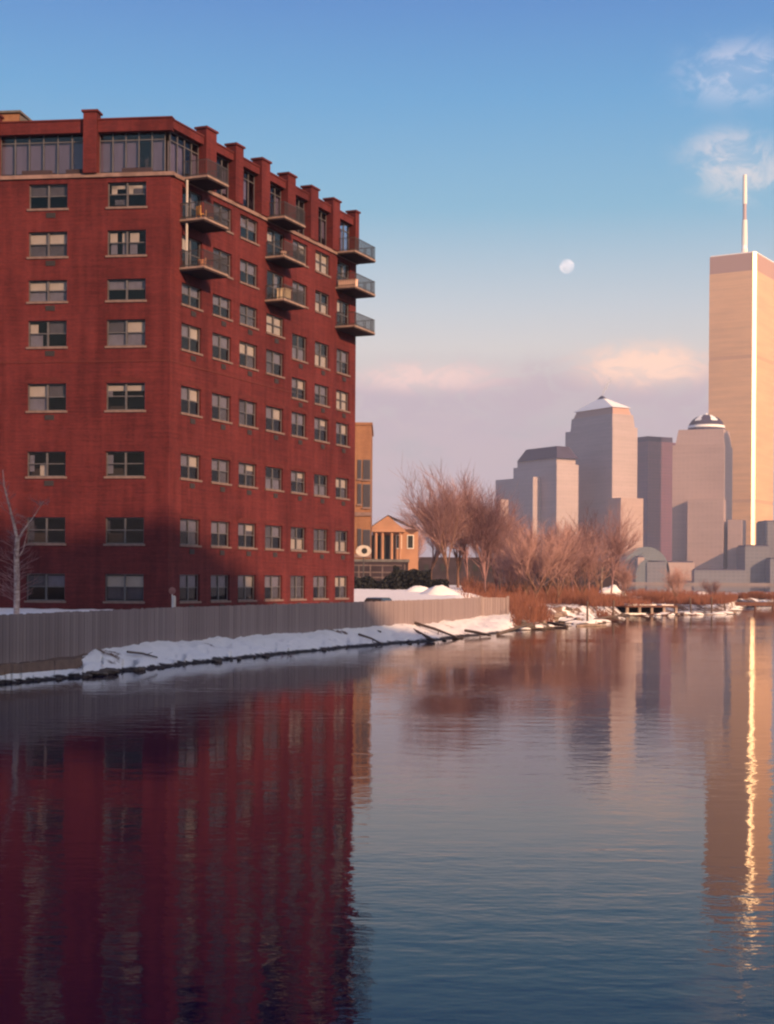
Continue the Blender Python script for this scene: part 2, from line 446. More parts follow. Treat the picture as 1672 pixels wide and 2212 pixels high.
INL = FL + [Vector((15, 153, 0)), Vector((22.5, 168, 0)), Vector((32.8, 206, 0)), Vector((40.5, 214, 0)), Vector((53, 229, 0)), Vector((62.5, 264, 0)), Vector((78, 290, 0)), Vector((104, 312, 0))]


def resample(pts, n):
    L = [0]
    for a, b in zip(pts, pts[1:]): L.append(L[-1] + (b - a).length)
    out = []
    for i in range(n):
        t = L[-1] * i / (n - 1); k = 0
        while k < len(L) - 2 and L[k + 1] < t: k += 1
        f = (t - L[k]) / max(1e-9, L[k + 1] - L[k]); out.append(pts[k].lerp(pts[k + 1], f))
    return out


def by_x(pts, x):
    """point of a polyline whose direction from the viewer is x (screen column)"""
    k = (x - CX) / FPX
    for a, b in zip(pts, pts[1:]):
        fa, fb = a.x - k * a.y, b.x - k * b.y
        if fa <= 0 <= fb or fa >= 0 >= fb:
            return a.lerp(b, fa / (fa - fb) if fa != fb else 0)
    return pts[-1].copy()


XS = [-400 + 2080 * i / 519 for i in range(520)]
shore = [by_x(SH, x) for x in XS]
inland = [by_x(INL, x) for x in XS]


def nz(x, y, s, seed=0.0): return noise.fractal(Vector((x * s, y * s, seed)), 1.0, 2.0, 4)


def edge_z(x):      # height of the ground along the fence foot / inland line
    return 1.0 if x < 1000 else 1.0 + .5 * min(1, (x - 1000) / 150)


NT_ = 26
me = bpy.data.meshes.new('snow_bank'); V = []; F = []; BARE = []
for i, x in enumerate(XS):
    a, b = shore[i], inland[i]
    jag = .5 * nz(x * .05, 0, 1, 3) + .35 * nz(x * .21, 0, 1, 9)
    for j in range(NT_ + 1):
        t = j / NT_; p = a.lerp(b, t)
        if j > 0: pass
        z = -.25 + (edge_z(x) + .25) * (t ** (.8 if x < 1150 else .8 + .9 * min(1, (x - 1150) / 100))) + .16 * nz(p.x, p.y, .45, 1) * min(1, t * 4) + .06 * nz(p.x, p.y, 1.7, 5) * min(1, t * 5)
        xb = x + 26 * nz(t * 3, x * .02, 1, 6) - 18 * t
        lw = max(0, min(1, (190 - xb) / 40)); lw = lw * lw * (3 - 2 * lw)
        z = z * (1 - lw) + lw * (-.25 + (1.0 if t > .55 else .45 * t / .55 + .15) * min(1, t * 6) + .1 * nz(p.x, p.y, .8, 2) * t)
        if x > 1190: z += .35 * nz(p.x, p.y, .22, 4) * min(1, t * 4)
        V.append((p.x + jag * (1 - t) * .4, p.y + jag * (1 - t), z))
        bare = 0.0
        if lw > .5: bare = .35 if t > .5 else .02 + .12 * nz(p.x, p.y, .9, 3)
        elif x < 960: bare = -.02 + .20 * nz(p.x, p.y, .4, 12) + .08 * nz(p.x, p.y, 1.4, 13)
        elif x < 1000: bare = .04
        elif x < 1150: bare = -.08 if t > .35 else .06
        else: bare = .17 + .07 * nz(p.x, p.y, .5, 11)
        BARE.append(bare)
W_ = NT_ + 1
for i in range(len(XS) - 1):
    for j in range(NT_): F.append((i * W_ + j, (i + 1) * W_ + j, (i + 1) * W_ + j + 1, i * W_ + j + 1))
me.from_pydata(V, [], F); me.materials.append(M['bank'])
at = me.attributes.new('bare', 'FLOAT', 'POINT'); at.data.foreach_set('value', BARE)
me.polygons.foreach_set('use_smooth', [True] * len(me.polygons))
tag(link('snow_bank', me), kind='structure')
BANK_V = V


def grid_lookup(verts):
    g = {}
    for v in verts: g.setdefault((int(v[0] // 2), int(v[1] // 2)), []).append(v)
    def look(x, y):
        for rad in range(1, 12):
            c = [v for i in range(-rad, rad + 1) for j in range(-rad, rad + 1) for v in g.get((int(x // 2) + i, int(y // 2) + j), ())]
            if c: return min(c, key=lambda v: (v[0] - x) ** 2 + (v[1] - y) ** 2)[2]
        return 1.0
    return look


bank_z = grid_lookup(BANK_V)    # height of the nearest bank vertex


# the lot behind the fence and the low point of land beyond it
LOT_Z = 2.35
me = bpy.data.meshes.new('snowy_ground'); V = []; F = []; BARE = []
NB = 40
for i, x in enumerate(XS[::3]):
    a = inland[i * 3]
    k = (x - CX) / FPX
    b = Vector((k * 470, 470, 0)) if x < 1200 else Vector((k * 330, 330, 0))
    a = a + (b - a).normalized() * .25
    for j in range(NB + 1):
        t = (j / NB) ** 1.7; p = a.lerp(b, t)
        f = max(0, min(1, (x - 985) / 60)); f = f * f * (3 - 2 * f)
        lr = max(0, min(1, (p.y - 126) / 46)); lr = lr * lr * (3 - 2 * lr)
        nr = max(0, min(1, ((p - a).length - 4.5) / 6)); nr = nr * nr * (3 - 2 * nr)      # the ground dips along the fence
        z = (LOT_Z - .72 * (1 - nr) + .95 * lr) * (1 - f) + (1.45 + .5 * min(1, t * 3)) * f
        z += (.10 + .25 * f) * nz(p.x, p.y, .15, 8) + .05 * nz(p.x, p.y, .6, 3)
        V.append((p.x, p.y, z)); BARE.append(-.1 if f < .5 else .20)
W_ = NB + 1; N3 = len(XS[::3])
for i in range(N3 - 1):
    for j in range(NB): F.append((i * W_ + j, (i + 1) * W_ + j, (i + 1) * W_ + j + 1, i * W_ + j + 1))
i0 = len(V)                                         # skirt down to the bank behind the fence boards
for i in range(N3):
    x, y, z = V[i * W_]; V.append((x, y, -.4)); BARE.append(.3)
for i in range(N3 - 1): F.append((i0 + i, i0 + i + 1, (i + 1) * W_, i * W_))
me.from_pydata(V, [], F); me.materials.append(M['lot'])
at = me.attributes.new('bare', 'FLOAT', 'POINT'); at.data.foreach_set('value', BARE)
me.polygons.foreach_set('use_smooth', [True] * len(me.polygons))
tag(link('snowy_ground', me), kind='structure')
GROUND_V = V[:i0]


ground_z = grid_lookup(GROUND_V)


fs = MB(); fs.prism([(-300, 1560), (2400, 1560), (3000, 4200), (-300, 4200)], -.9, 2.6)
tag(fs.obj('far_shore', M['quay']), kind='structure')
qs = MB(); qs.prism([(-200, -260), (200, -260), (200, -6), (-200, -6)], -.9, 1.6)
tag(qs.obj('quay', M['quay']), kind='structure')

# ------------------------------------------------------------------ the red brick building
COR = P(366, 820, 97.0); COR.z = 0
_vp = Vector((2200 - CX, FPX, 0)).normalized()
RU = _vp; RN = Vector((RU.y, -RU.x, 0))                      # receding facade: along, outward
LU = Vector((-.992, .126, 0)).normalized(); LN = Vector((-LU.y, LU.x, 0))   # facade towards the viewer: along (to port), outward


def r_u(x, y=900):
    k = ray(x, y)[0]; return (k * COR.y - COR.x) / (RU.x - k * RU.y)


def l_u(x, y=900):
    k = ray(x, y)[0]; return (k * COR.y - COR.x) / (LU.x - k * LU.y)


def zl(y, x=270): return EYE + ray(x, y)[1] * (COR.y + LU.y * l_u(x, y))


bld = thing('red_brick_building', (COR.x, COR.y, LOT_Z), 'big dark red brick apartment building with balconies behind the waterside fence', 'building')
R_LEN = r_u(767.5); L_LEN = 24.0
LEDGE = zl(372, 330); PAR = zl(256, 330); CAPZ = PAR + .62
TH = .32
ROWS = [(zl(a), zl(b)) for a, b in ((393, 446.5), (497, 551), (602, 648.5), (690, 747), (827, 886), (975, 1029), (1117.5, 1174.5), (1240, 1299))]
ROW3B, ROW4B = (23.25, 21.35), (19.9, 18.35)
LCOLS = [(l_u(312.5), l_u(229)), (l_u(142.5), l_u(59))]
RCOLS = [(r_u(a), r_u(b)) for a, b in ((391, 434), (458, 498.5), (516.5, 555), (574.5, 612), (630, 662), (679.5, 710), (726.5, 754))]
BASEZ = LOT_Z - .4


def TF(org, U, N):
    return lambda a, b, z: (org.x + U.x * a + N.x * b, org.y + U.y * a + N.y * b, z)


TR, TL = TF(COR, RU, RN), TF(COR, LU, LN)


def facade(name, T, length, cols, z0, z1, flip):
    """cols: list of (u0,u1,[(ztop,zbot),...]); a wall with real openings and reveals"""
    mb = MB()
    def q(a, b, c, d, uv):
        mb.quad(*( (d, c, b, a) if flip else (a, b, c, d)), uv=(uv[::-1] if flip else uv))
    def panel(u0, u1, za, zb):
        if u1 - u0 < 1e-4 or zb - za < 1e-4: return
        q(T(u0, 0, za), T(u1, 0, za), T(u1, 0, zb), T(u0, 0, zb), [(u0, za), (u1, za), (u1, zb), (u0, zb)])
    prev = 0.0
    for (u0, u1, ops) in sorted(cols):
        panel(prev, u0, z0, z1); zz = z0
        for (zt, zb) in sorted(ops, key=lambda o: o[1]):
            panel(u0, u1, zz, zb); zz = zt
            for (A, B) in (((u0, zb), (u1, zb)), ((u1, zb), (u1, zt)), ((u1, zt), (u0, zt)), ((u0, zt), (u0, zb))):
                q(T(A[0], 0, A[1]), T(B[0], 0, B[1]), T(B[0], -TH, B[1]), T(A[0], -TH, A[1]), [(A[0], A[1]), (B[0], B[1]), (B[0] + TH, B[1]), (A[0] + TH, A[1])])
        panel(u0, u1, zz, z1); prev = u1
    panel(prev, length, z0, z1)
    return mb.obj(name, M['brick'], bld)


DOORS = {(0, 0), (0, 1), (3, 0), (3, 1), (6, 0), (6, 1)}
DOOR_DROP = .62


def r_rows(c):
    rows = list(ROWS)
    if c >= 4: rows[2], rows[3] = ROW3B, ROW4B
    out = []
    for r, (zt, zb) in enumerate(rows):
        if (c, r) in DOORS: zb -= DOOR_DROP
        out.append((zt, zb))
    return out


facade('wall', TL, L_LEN, [(a, b, ROWS) for a, b in LCOLS], BASEZ, LEDGE - .25, True)
facade('wall', TR, R_LEN, [(a, b, r_rows(i)) for i, (a, b) in enumerate(RCOLS)], BASEZ, LEDGE - .25, False)
# far and rear walls, roof slab
e1 = COR + RU * R_LEN; e2 = COR + LU * L_LEN
e3 = e1 + LU * L_LEN
back = MB()
for a, b in ((e1, e3), (e3, e2)):
    L = (b - a).length
    back.quad((a.x, a.y, BASEZ), (b.x, b.y, BASEZ), (b.x, b.y, LEDGE - .25), (a.x, a.y, LEDGE - .25), uv=[(0, BASEZ), (L, BASEZ), (L, LEDGE - .25), (0, LEDGE - .25)])
back.obj('rear_wall', M['brick'], bld)
# room shells one and a half metres inside the walls, so that the windows look into dark depth
ins = MB()
i1 = COR + LU * 1.9 + RU * 1.9
def iP(a, b): p = COR + LU * a + RU * b; return (p.x, p.y)
ins.prism([iP(1.9, 1.9), iP(1.9, R_LEN - .5), iP(L_LEN - .5, R_LEN - .5), iP(L_LEN - .5, 1.9)][::-1], BASEZ, LEDGE - .3)
ins.obj('room_interior', M['room'], bld)
fl = MB()
for zt, zb in ROWS:
    zc = zb - .75
    fl.prism([iP(.34, .34), iP(.34, R_LEN - .4), iP(L_LEN - .4, R_LEN - .4), iP(L_LEN - .4, .34)][::-1], zc - .15, zc)
fl.obj('floor_slabs', M['room'], bld)

# ---- windows
_wcache = {}


def win_mesh(w_, h_, units=2):
    key = (round(w_, 2), round(h_, 2), units)
    if key in _wcache: return _wcache[key]
    w, h = key[0], key[1]
    fr = MB(); y0, y1 = -.24, -.15; t = .07
    hw = w / 2
    fr.box(-hw, hw, y0, y1, 0, t); fr.box(-hw, hw, y0, y1, h - t, h)
    fr.box(-hw, -hw + t, y0, y1, t, h - t); fr.box(hw - t, hw, y0, y1, t, h - t)
    cells = []
    uw = (w - 2 * t - (units - 1) * .12) / units
    for k in range(units):
        a = -hw + t + k * (uw + .12)
        if k: fr.box(a - .12, a, y0 - .003, y1 + .01, t, h - t)
        mid = h * .52
        fr.box(a, a + uw, y0 + .01, y1 - .005, mid - .03, mid + .03)
        cells.append((a, a + uw, t, mid - .03)); cells.append((a, a + uw, mid + .03, h - t))
    fm = fr.mesh('window_frame', M['frame'])
    pm = []
    for (a, b, c, d) in cells:
        p = MB(); p.box(a, b, -.205, -.195, c, d); pm.append(p.mesh('pane', M['glass']))
    sl = MB(); sl.box(-hw - .1, hw + .1, -.14, .09, -.14, -.002)
    sm = sl.mesh('sill', M['stone'])
    _wcache[key] = (fm, pm, sm, cells); return _wcache[key]


def blind_obj(win, mw, x0, x1, z0, z1, m, y=-.30):
    b = MB(); b.box(x0, x1, y - .015, y, z0, z1)
    return link('blind', b.mesh('blind', m), win, mw)


def add_window(org, U, N, u0, u1, zt, zb, pat, vent=True, head=False, name='window'):
    X = U if U.cross(N).z > 0 else -U
    c = org + U * ((u0 + u1) / 2)
    mw = Matrix(((X.x, N.x, 0, c.x), (X.y, N.y, 0, c.y), (0, 0, 1, zb), (0, 0, 0, 1)))
    w, h = u1 - u0, zt - zb
    fm, pm, sm, cells = win_mesh(w, h)
    win = link(name, fm, bld, mw)
    for p in pm: link('pane', p, win, mw)
    if name == 'window': link('sill', sm, win, mw)
    # local X runs to the viewer's port side: cells[2],[3] are the port unit when seen from outside
    hw = w / 2
    units = {'a': (0.03, hw - .05), 'b': (-hw + .05, -.03)}           # a: port, b: starboard
    for it in pat:
        un, f0, f1, mt = it[:4]
        x0, x1 = units[un]
        if len(it) > 4: x0, x1 = x1 - (x1 - x0) * it[5], x1 - (x1 - x0) * it[4]
        blind_obj(win, mw, x0, x1, .05 + (h - .1) * f0, .05 + (h - .1) * f1, M[mt])
    if vent:
        v = MB(); v.box(-.42 - .1, .12, -.02, .035, -.62, -.28)
        for k in range(4): v.box(-.50, .10, .035, .05, -.60 + k * .08, -.57 + k * .08)
        link('vent', v.mesh('vent', M['vent']), win, mw)
    if head:
        hd = MB(); n = 8; prev = None
        for k in range(n + 1):
            t = -1 + 2 * k / n; x = t * (hw + .14); z = h + .10 + .20 * (1 - t * t)
            cur = (x, z)
            if prev: hd.quad((prev[0], .025, prev[1] - .10), (cur[0], .025, cur[1] - .10), (cur[0], .025, cur[1] + .12), (prev[0], .025, prev[1] + .12), uv=[(prev[0], 0), (cur[0], 0), (cur[0], .2), (prev[0], .2)])
            if prev: hd.quad((prev[0], .025, prev[1] + .12), (cur[0], .025, cur[1] + .12), (cur[0], 0, cur[1] + .12), (prev[0], 0, prev[1] + .12))
            if prev: hd.quad((prev[0], 0, prev[1] - .10), (cur[0], 0, cur[1] - .10), (cur[0], .025, cur[1] - .10), (prev[0], .025, prev[1] - .10))
            prev = cur
        link('arched_head', hd.mesh('arched_head', M['brick_dark']), win, mw)
    return win


U_, L_ = (.52, 1), (0, .5)
B_, Gy, D_ = 'blind', 'blind_grey', 'blind_dim'
LP = {  # (column, row): what hangs behind the glass;   column 0 = nearer the corner
    (1, 0): [('a', .52, 1, D_), ('b', .52, 1, D_)],
    (0, 0): [('a', .55, .92, B_, .12, .42), ('a', .78, .92, B_, .12, .9), ('a', .1, .32, D_, .3, .9), ('b', .55, .92, B_, .02, .25), ('b', .78, .92, B_, 0, .95), ('b', .5, .8, D_, .3, .95)],
    (1, 1): [('a', .52, .95, B_), ('b', .52, .95, B_), ('a', 0, .5, D_), ('b', 0, .5, D_)],
    (0, 1): [('a', .5, .95, B_, .05, .45), ('a', .05, .48, Gy, .1, .45), ('a', .5, .95, B_, .72, 1), ('a', .05, .48, Gy, .75, .95), ('b', .5, .95, B_, .1, .6), ('b', .05, .48, Gy, .1, .5)],
    (1, 2): [('a', .5, .95, B_), ('b', .5, 1, B_), ('a', 0, .48, Gy), ('b', 0, .48, Gy)],
    (0, 2): [('a', .52, 1, Gy), ('b', .52, 1, Gy)],
    (1, 3): [('a', .5, .9, B_, .02, .45), ('a', .0, .5, Gy, .02, .7), ('b', .55, 1, D_)],
    (0, 3): [('b', .5, .95, B_), ('b', 0, .48, Gy), ('a', 0, .48, Gy), ('a', .5, 1, D_)],
    (1, 4): [('a', .5, .95, B_), ('a', 0, .48, Gy), ('b', .5, 1, D_)],
    (0, 4): [('a', .74, .95, B_), ('b', .74, .95, B_), ('a', .5, .74, Gy, .0, .25)],
    (1, 5): [('a', .2, .9, Gy, .02, .28), ('a', 0, .5, B_, .6, .95)],
    (0, 5): [('a', .1, .9, Gy, .0, .3)],
    (1, 6): [('a', .1, .9, D_, .0, .3)],
    (0, 6): [('a', .4, .9, D_, .0, .15)],
    (1, 7): [('a', .5, .95, D_), ('b', .5, .95, Gy)],
    (0, 7): [('a', .52, .95, B_), ('b', .52, .95, B_), ('a', .05, .48, D_), ('b', .05, .48, D_)],
}
for c, (u0, u1) in enumerate(LCOLS):
    for r, (zt, zb) in enumerate(ROWS):
        add_window(COR, LU, LN, u0, u1, zt, zb, LP.get((c, r), []), vent=(c == 1 and r < 6), head=(r in (4,)))
wr = random.Random(21)
RPAT = [
    [('a', .5, 1, Gy), ('b', .5, 1, B_)], [('a', .5, 1, Gy), ('b', .5, 1, Gy)], [('a', .5, 1, Gy), ('b', .5, 1, Gy), ('b', 0, .5, D_)],
    [('a', .5, .95, B_), ('b', .5, .95, B_), ('b', 0, .5, D_)], [('a', .5, 1, D_), ('b', .5, 1, Gy), ('a', 0, .45, D_)],
    [('a', 0, .48, Gy), ('b', 0, .48, Gy)], [('a', .02, .48, B_), ('b', .02, .48, B_), ('a', .5, 1, D_)],
    [('a', .5, 1, Gy), ('b', .72, 1, B_), ('b', .5, .72, D_)], [('a', 0, 1, D_), ('b', 0, 1, D_)],
    [('a', .5, .95, B_), ('b', .5, .95, B_), ('a', 0, .47, B_), ('b', 0, .47, B_)]]
FIX = {(0, 2): 1, (1, 2): 1, (2, 0): 1, (2, 1): 1, (2, 2): 8, (3, 2): 9, (5, 0): 9, (0, 3): 0, (1, 3): 1, (2, 3): 3, (3, 3): 4, (4, 2): 5, (5, 2): 6, (6, 2): 4, (4, 3): 0, (6, 3): 9,
       (0, 4): 0, (1, 4): 2, (2, 4): 4, (3, 4): 0, (4, 4): 1, (5, 4): 7, (6, 4): 0, (0, 5): 0, (1, 5): 2, (2, 5): 7, (3, 5): 5, (4, 5): 7, (5, 5): 5, (6, 5): 3,
       (0, 6): 2, (1, 6): 1, (2, 6): 7, (3, 6): 4, (4, 6): 6, (5, 6): 8, (6, 6): 6, (0, 7): 1, (1, 7): 1, (2, 7): 0, (3, 7): 2, (4, 7): 8, (5, 7): 2, (6, 7): 3}
for c, (u0, u1) in enumerate(RCOLS):
    for r, (zt, zb) in enumerate(r_rows(c)):
        door = (c, r) in DOORS
        k = FIX.get((c, r), wr.randrange(len(RPAT)))
        pat = RPAT[k]
        if door: pat = [('a', .62, .95, B_, .3, .9)] if (c + r) % 2 else [('b', .55, .95, Gy, .1, .6)]
        add_window(COR, RU, RN, u0, u1, zt, zb, pat, vent=(not door and r > 1), head=(r in (4, 5, 6)), name='balcony_door' if door else 'window')

# ---- penthouse storey: stone ledge, glazing between brick piers, fascia and parapet
lg = MB()
lg.box(-.25, L_LEN, -.6, .14, LEDGE - .25, LEDGE, TL); lg.obj('ledge', M['ledge'], bld)
lg = MB()
lg.box(.145, R_LEN + .1, -.6, .14, LEDGE - .25, LEDGE - .004, TR); lg.obj('ledge', M['ledge'], bld)
GT = zl(284, 270)             # glass head
lu_p = (l_u(212, 300), l_u(183, 300))
par = MB()
par.box(-.05, L_LEN, -.5, .06, GT, PAR, TL); par.obj('fascia', M['brick'], bld)
par = MB(); par.box(.065, R_LEN, -.5, .055, GT + .15, PAR - .12, TR); par.obj('fascia', M['brick'], bld)
cp = MB(); cp.box(-.1, L_LEN, -.55, .12, PAR, PAR + .10, TL); cp.obj('coping', M['brick_dark'], bld)
cp = MB(); cp.box(.125, R_LEN + .1, -.55, .115, PAR - .12, PAR - .02, TR); cp.obj('coping', M['brick_dark'], bld)
roof = MB(); roof.prism([iP(.35, .35), iP(.35, R_LEN - .1), iP(L_LEN, R_LEN - .1), iP(L_LEN, .35)][::-1], PAR - .5, PAR - .3); roof.obj('roof', M['roof'], bld)


def pier(T, a, b, d=.32):
    p = MB(); p.box(a, b, -.55, d, LEDGE + .002, CAPZ - .14, T)
    o = p.obj('pier', M['brick'], bld)
    c = MB(); c.box(a - .1, b + .1, -.65, d + .1, CAPZ - .14, CAPZ, T); c.obj('pier_cap', M['brick_dark'], o)


pier(TL, *lu_p); pier(TL, l_u(-2, 300), l_u(-2, 300) + 1.0)
gaps = [(RCOLS[i][1] + .05, RCOLS[i + 1][0] - .05) for i in range(6)]
for a, b in gaps: pier(TR, a, b, .25)
pier(TR, R_LEN - .75, R_LEN - .02, .25)


def glazing(T, a, b, n, dark_at=(), wide=.0, refl=True):
    f = MB(); y0, y1 = -.46, -.36; z0, z1 = LEDGE + .002, GT + .148
    f.box(a, b, y0, y1, z0, z0 + .08, T); f.box(a, b, y0, y1, z1 - .08, z1, T)
    zt = z1 - .62
    f.box(a, b, y0, y1, zt - .03, zt + .03, T)
    st = (b - a) / n
    for k in range(n + 1):
        x = a + st * k; f.box(max(a, x - .035), min(b, x + .035), y0 - .002, y1 + .004, z0 + .08, z1 - .08, T)
    g = f.obj('penthouse_window', M['frame'], bld)
    for k in range(n):
        p = MB(); p.box(a + st * k + .04, a + st * (k + 1) - .04, -.41, -.40, z0 + .08, z1 - .08, T); p.obj('pane', M['glass_ph'], g)
        if k not in dark_at:
            bl = MB(); bl.box(a + st * k + .02, a + st * (k + 1) - .02, -.56, -.55, z0 + .25 + wide, zt, T); bl.obj('blind', M['blind_ph'], g)


rb = MB(); rb.prism([iP(2.4, 2.4), iP(2.4, R_LEN - .3), iP(L_LEN, R_LEN - .3), iP(L_LEN, 2.4)][::-1], LEDGE - .2, PAR - .52); rb.obj('penthouse_interior', M['room'], bld)
fl = MB(); fl.prism([iP(.65, .65), iP(.65, R_LEN - .3), iP(L_LEN, R_LEN - .3), iP(L_LEN, .65)][::-1], LEDGE - .3, LEDGE - .01); fl.obj('penthouse_floor', M['concrete'], bld)
glazing(TL, .5, lu_p[0], 5, dark_at=(1,))
glazing(TL, lu_p[1], l_u(-2, 300), 6)
edges = [.5] + [v for g in gaps for v in g] + [R_LEN - .75]
for i in range(7): glazing(TR, edges[2 * i], edges[2 * i + 1], 3 if i else 4, dark_at=(1,) if i % 2 else (2,), wide=.3 * (i % 3))
# planters standing on the ledge behind the penthouse glass line (built in front of it, on the ledge)
for (xa, xb) in ((47, 110), (142, 198 - 18), (263, 326)):
    a, b = l_u(xb, 350), l_u(xa, 350)
    p = MB(); p.box(a, b, -.33, -.02, LEDGE + .003, LEDGE + .34, TL)
    o = tag(p.obj('planter_box', M['dark_wall']), {47: 'long dark planter box on the rooftop ledge by the building\'s far pier', 142: 'dark planter box on the rooftop ledge beside the brick pier', 263: 'dark planter box on the rooftop ledge near the glass corner'}[xa], 'planter', 'planter boxes on the penthouse ledge')
# sunlit stair bulkhead on the roof
bk = MB(); ub = l_u(19, 250); BT = PAR + 1.25
bk.box(ub, ub + 5, -4.6, -1.8, PAR - .3, BT, TL)
bo = bk.obj('roof_bulkhead', M['tan_brick'], bld)
ck = MB(); ck.box(ub - .15, ub + 5.15, -4.75, -1.65, BT, BT + .15, TL); ck.obj('bulkhead_roof', M['roof'], bo)
sl = MB(); q = [TL(ub - .02, z_, h_) for z_, h_ in ((-1.9, PAR - .3), (-4.5, PAR - .3), (-4.5, BT - .1), (-1.9, BT - .1))]
q2 = [TL(ub - 2.2, -1.9, PAR - .3), TL(ub - 2.2, -4.5, PAR - .3)]
sl.poly([q[0], q[3], q2[0]]); sl.poly([q[1], q2[1], q[2]]); sl.quad(q[3], q[2], q2[1], q2[0]); sl.obj('stair_roof', M['roof'], bo)


# ---- brick string course where the old walls meet the added storeys
SC = (ROWS[3][1] + ROWS[4][0]) / 2 + .15
for T_, L_n in ((TL, L_LEN), (TR, RCOLS[4][0] - .2)):
    m = MB(); m.box(.02 if T_ is TR else -.03, L_n, .003, .03 if T_ is TL else .028, SC, SC + .15, T_); m.obj('string_course', M['brick_dark'], bld)


# ---- balconies
def balcony(a, b, z, depth=1.6, post=None, solid=False):
    s = MB(); s.box(a, b, .002, depth, z - .13, z, TR)
    o = s.obj('balcony', M['concrete'], bld)
    sf = MB(); sf.box(a + .04, b - .04, .002, depth - .04, z - .24, z - .131, TR); sf.obj('soffit_shade', M['soffit_shade'], o)  # added plate, coloured dark to stand for the shade below the slab
    rl = MB(); h = 1.05
    for za in (z + .1, z + h):
        rl.box(a + .04, b - .04, depth - .08, depth - .04, za - .025, za + .025, TR)
        rl.box(a + .04, a + .08, .02, depth - .08, za - .025, za + .025, TR); rl.box(b - .08, b - .04, .02, depth - .08, za - .025, za + .025, TR)
    n = int((b - a) / .16)
    for k in range(n + 1):
        x = a + .05 + (b - a - .12) * k / n; rl.box(x, x + .035, depth - .08, depth - .045, z, z + h, TR)
    n = int(depth / .16)
    for k in range(n):
        y = .05 + (depth - .12) * k / n
        rl.box(a + .05, a + .072, y, y + .022, z, z + h, TR); rl.box(b - .072, b - .05, y, y + .022, z, z + h, TR)
    rl.obj('railing', M['metal_dark'], o)
    if post:
        p = MB(); p.box(a + .1, a + .2, depth * .22, depth * .22 + .1, z + .001, post, TR); p.obj('post', M['metal_light'], o)
    return o


D0 = ROWS[0][1] - DOOR_DROP; D1 = ROWS[1][1] - DOOR_DROP
B1a, B1b = RCOLS[0][0] - .35, RCOLS[0][1] + .25
B2a, B2b = RCOLS[3][0] - .3, RCOLS[3][1] + .35
B3a, B3b = RCOLS[6][0] - .35, R_LEN + .05
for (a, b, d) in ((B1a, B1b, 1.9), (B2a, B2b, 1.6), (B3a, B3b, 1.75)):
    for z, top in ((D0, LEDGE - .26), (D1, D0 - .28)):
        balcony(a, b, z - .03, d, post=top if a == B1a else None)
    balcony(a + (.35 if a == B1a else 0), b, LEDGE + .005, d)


def chair(loc, rz, label, m):
    t = thing('balcony_chair', loc, label, 'chair', 'furniture on the balconies', rz, local=True)
    s = MB(); s.box(-.25, .25, -.25, .25, .40, .45); s.obj('seat', m, t)
    b = MB(); b.box(-.25, .25, .20, .25, .455, .95); b.obj('backrest', m, t)
    for sx in (-1, 1):
        for sy in (-1, 1):
            l = MB(); l.box(sx * .22 - .025, sx * .22 + .025, sy * .2 - .025, sy * .2 + .025, 0, .398); l.obj('leg', m, t)
    return t


ang = math.atan2(RU.y, RU.x)
chair(TR(B1a + .9, 1.1, D0 - .028), ang + 1.2, 'amber wooden chair on the upper corner balcony, nearer its pale post', M['chair'])
chair(TR(B1a + 2.0, 1.1, D0 - .028), ang + .4, 'amber wooden chair on the upper corner balcony, further from its pale post', M['chair'])
chair(TR(B1a + 2.2, .9, D1 - .028), ang + .8, 'dull brown chair on the lower corner balcony beside a clay pot', M['terracotta'])


def pot(loc, label, m, s=1.0):
    t = MB(); n = 12; prof = [(.13, 0), (.2, .34), (.225, .34), (.225, .4), (.17, .4), (.16, .3)]
    for (r0, z0), (r1, z1) in zip(prof, prof[1:]):
        for k in range(n):
            a0, a1 = 2 * math.pi * k / n, 2 * math.pi * (k + 1) / n
            t.quad((r0 * s * math.cos(a0), r0 * s * math.sin(a0), z0 * s), (r0 * s * math.cos(a1), r0 * s * math.sin(a1), z0 * s), (r1 * s * math.cos(a1), r1 * s * math.sin(a1), z1 * s), (r1 * s * math.cos(a0), r1 * s * math.sin(a0), z1 * s))
    o = link('flower_pot', t.mesh('flower_pot', m), None, Matrix.Translation(loc)); tag(o, label, 'pot')
    f = MB()
    for k in range(40):
        a = rnd.uniform(0, 6.28); l = rnd.uniform(.2, .5) * s; tl = rnd.uniform(.1, .5)
        f.tube((0, 0, .3 * s), (math.cos(a) * l * tl, math.sin(a) * l * tl, .3 * s + l), .012, .004, 3)
    link('dry_stems', f.mesh('dry_stems', M['twig_dark']), o)
    return o


pot(TR(B1a + .7, 1.3, D1 - .028), 'clay flower pot with dry stems on the lower corner balcony', M['terracotta'], 1.3)
pot(TR(B2a + 1.0, 1.0, D0 - .028), 'pale flower pot with dry stems on the upper middle balcony', M['pinkbox'], 1.2)
# covered box on the lower middle balcony, planter trough on the end balcony
cb = MB(); cb.box(-.42, .42, -.36, .36, 0, .78); cb.box(-.46, .46, -.40, .40, .782, .86)
o = link('storage_box', cb.mesh('storage_box', M['cloth']), None, Matrix.Translation(TR(B2a + .95, 1.1, D1 - .028)) @ Matrix.Rotation(ang, 4, 'Z')); tag(o, 'bright cream storage box catching the sun on the lower middle balcony', 'storage box')
tb = MB(); tb.box(-.8, .8, -.18, .18, 0, .5); tb.box(-.84, .84, -.22, .22, .502, .56)
o = link('planter_trough', tb.mesh('planter_trough', M['pinkbox']), None, Matrix.Translation(TR(B3a + .35, .95, D0 - .028)) @ Matrix.Rotation(ang + R(90), 4, 'Z')); tag(o, 'long pale pink planter trough on the end balcony, one floor below the penthouse', 'planter')

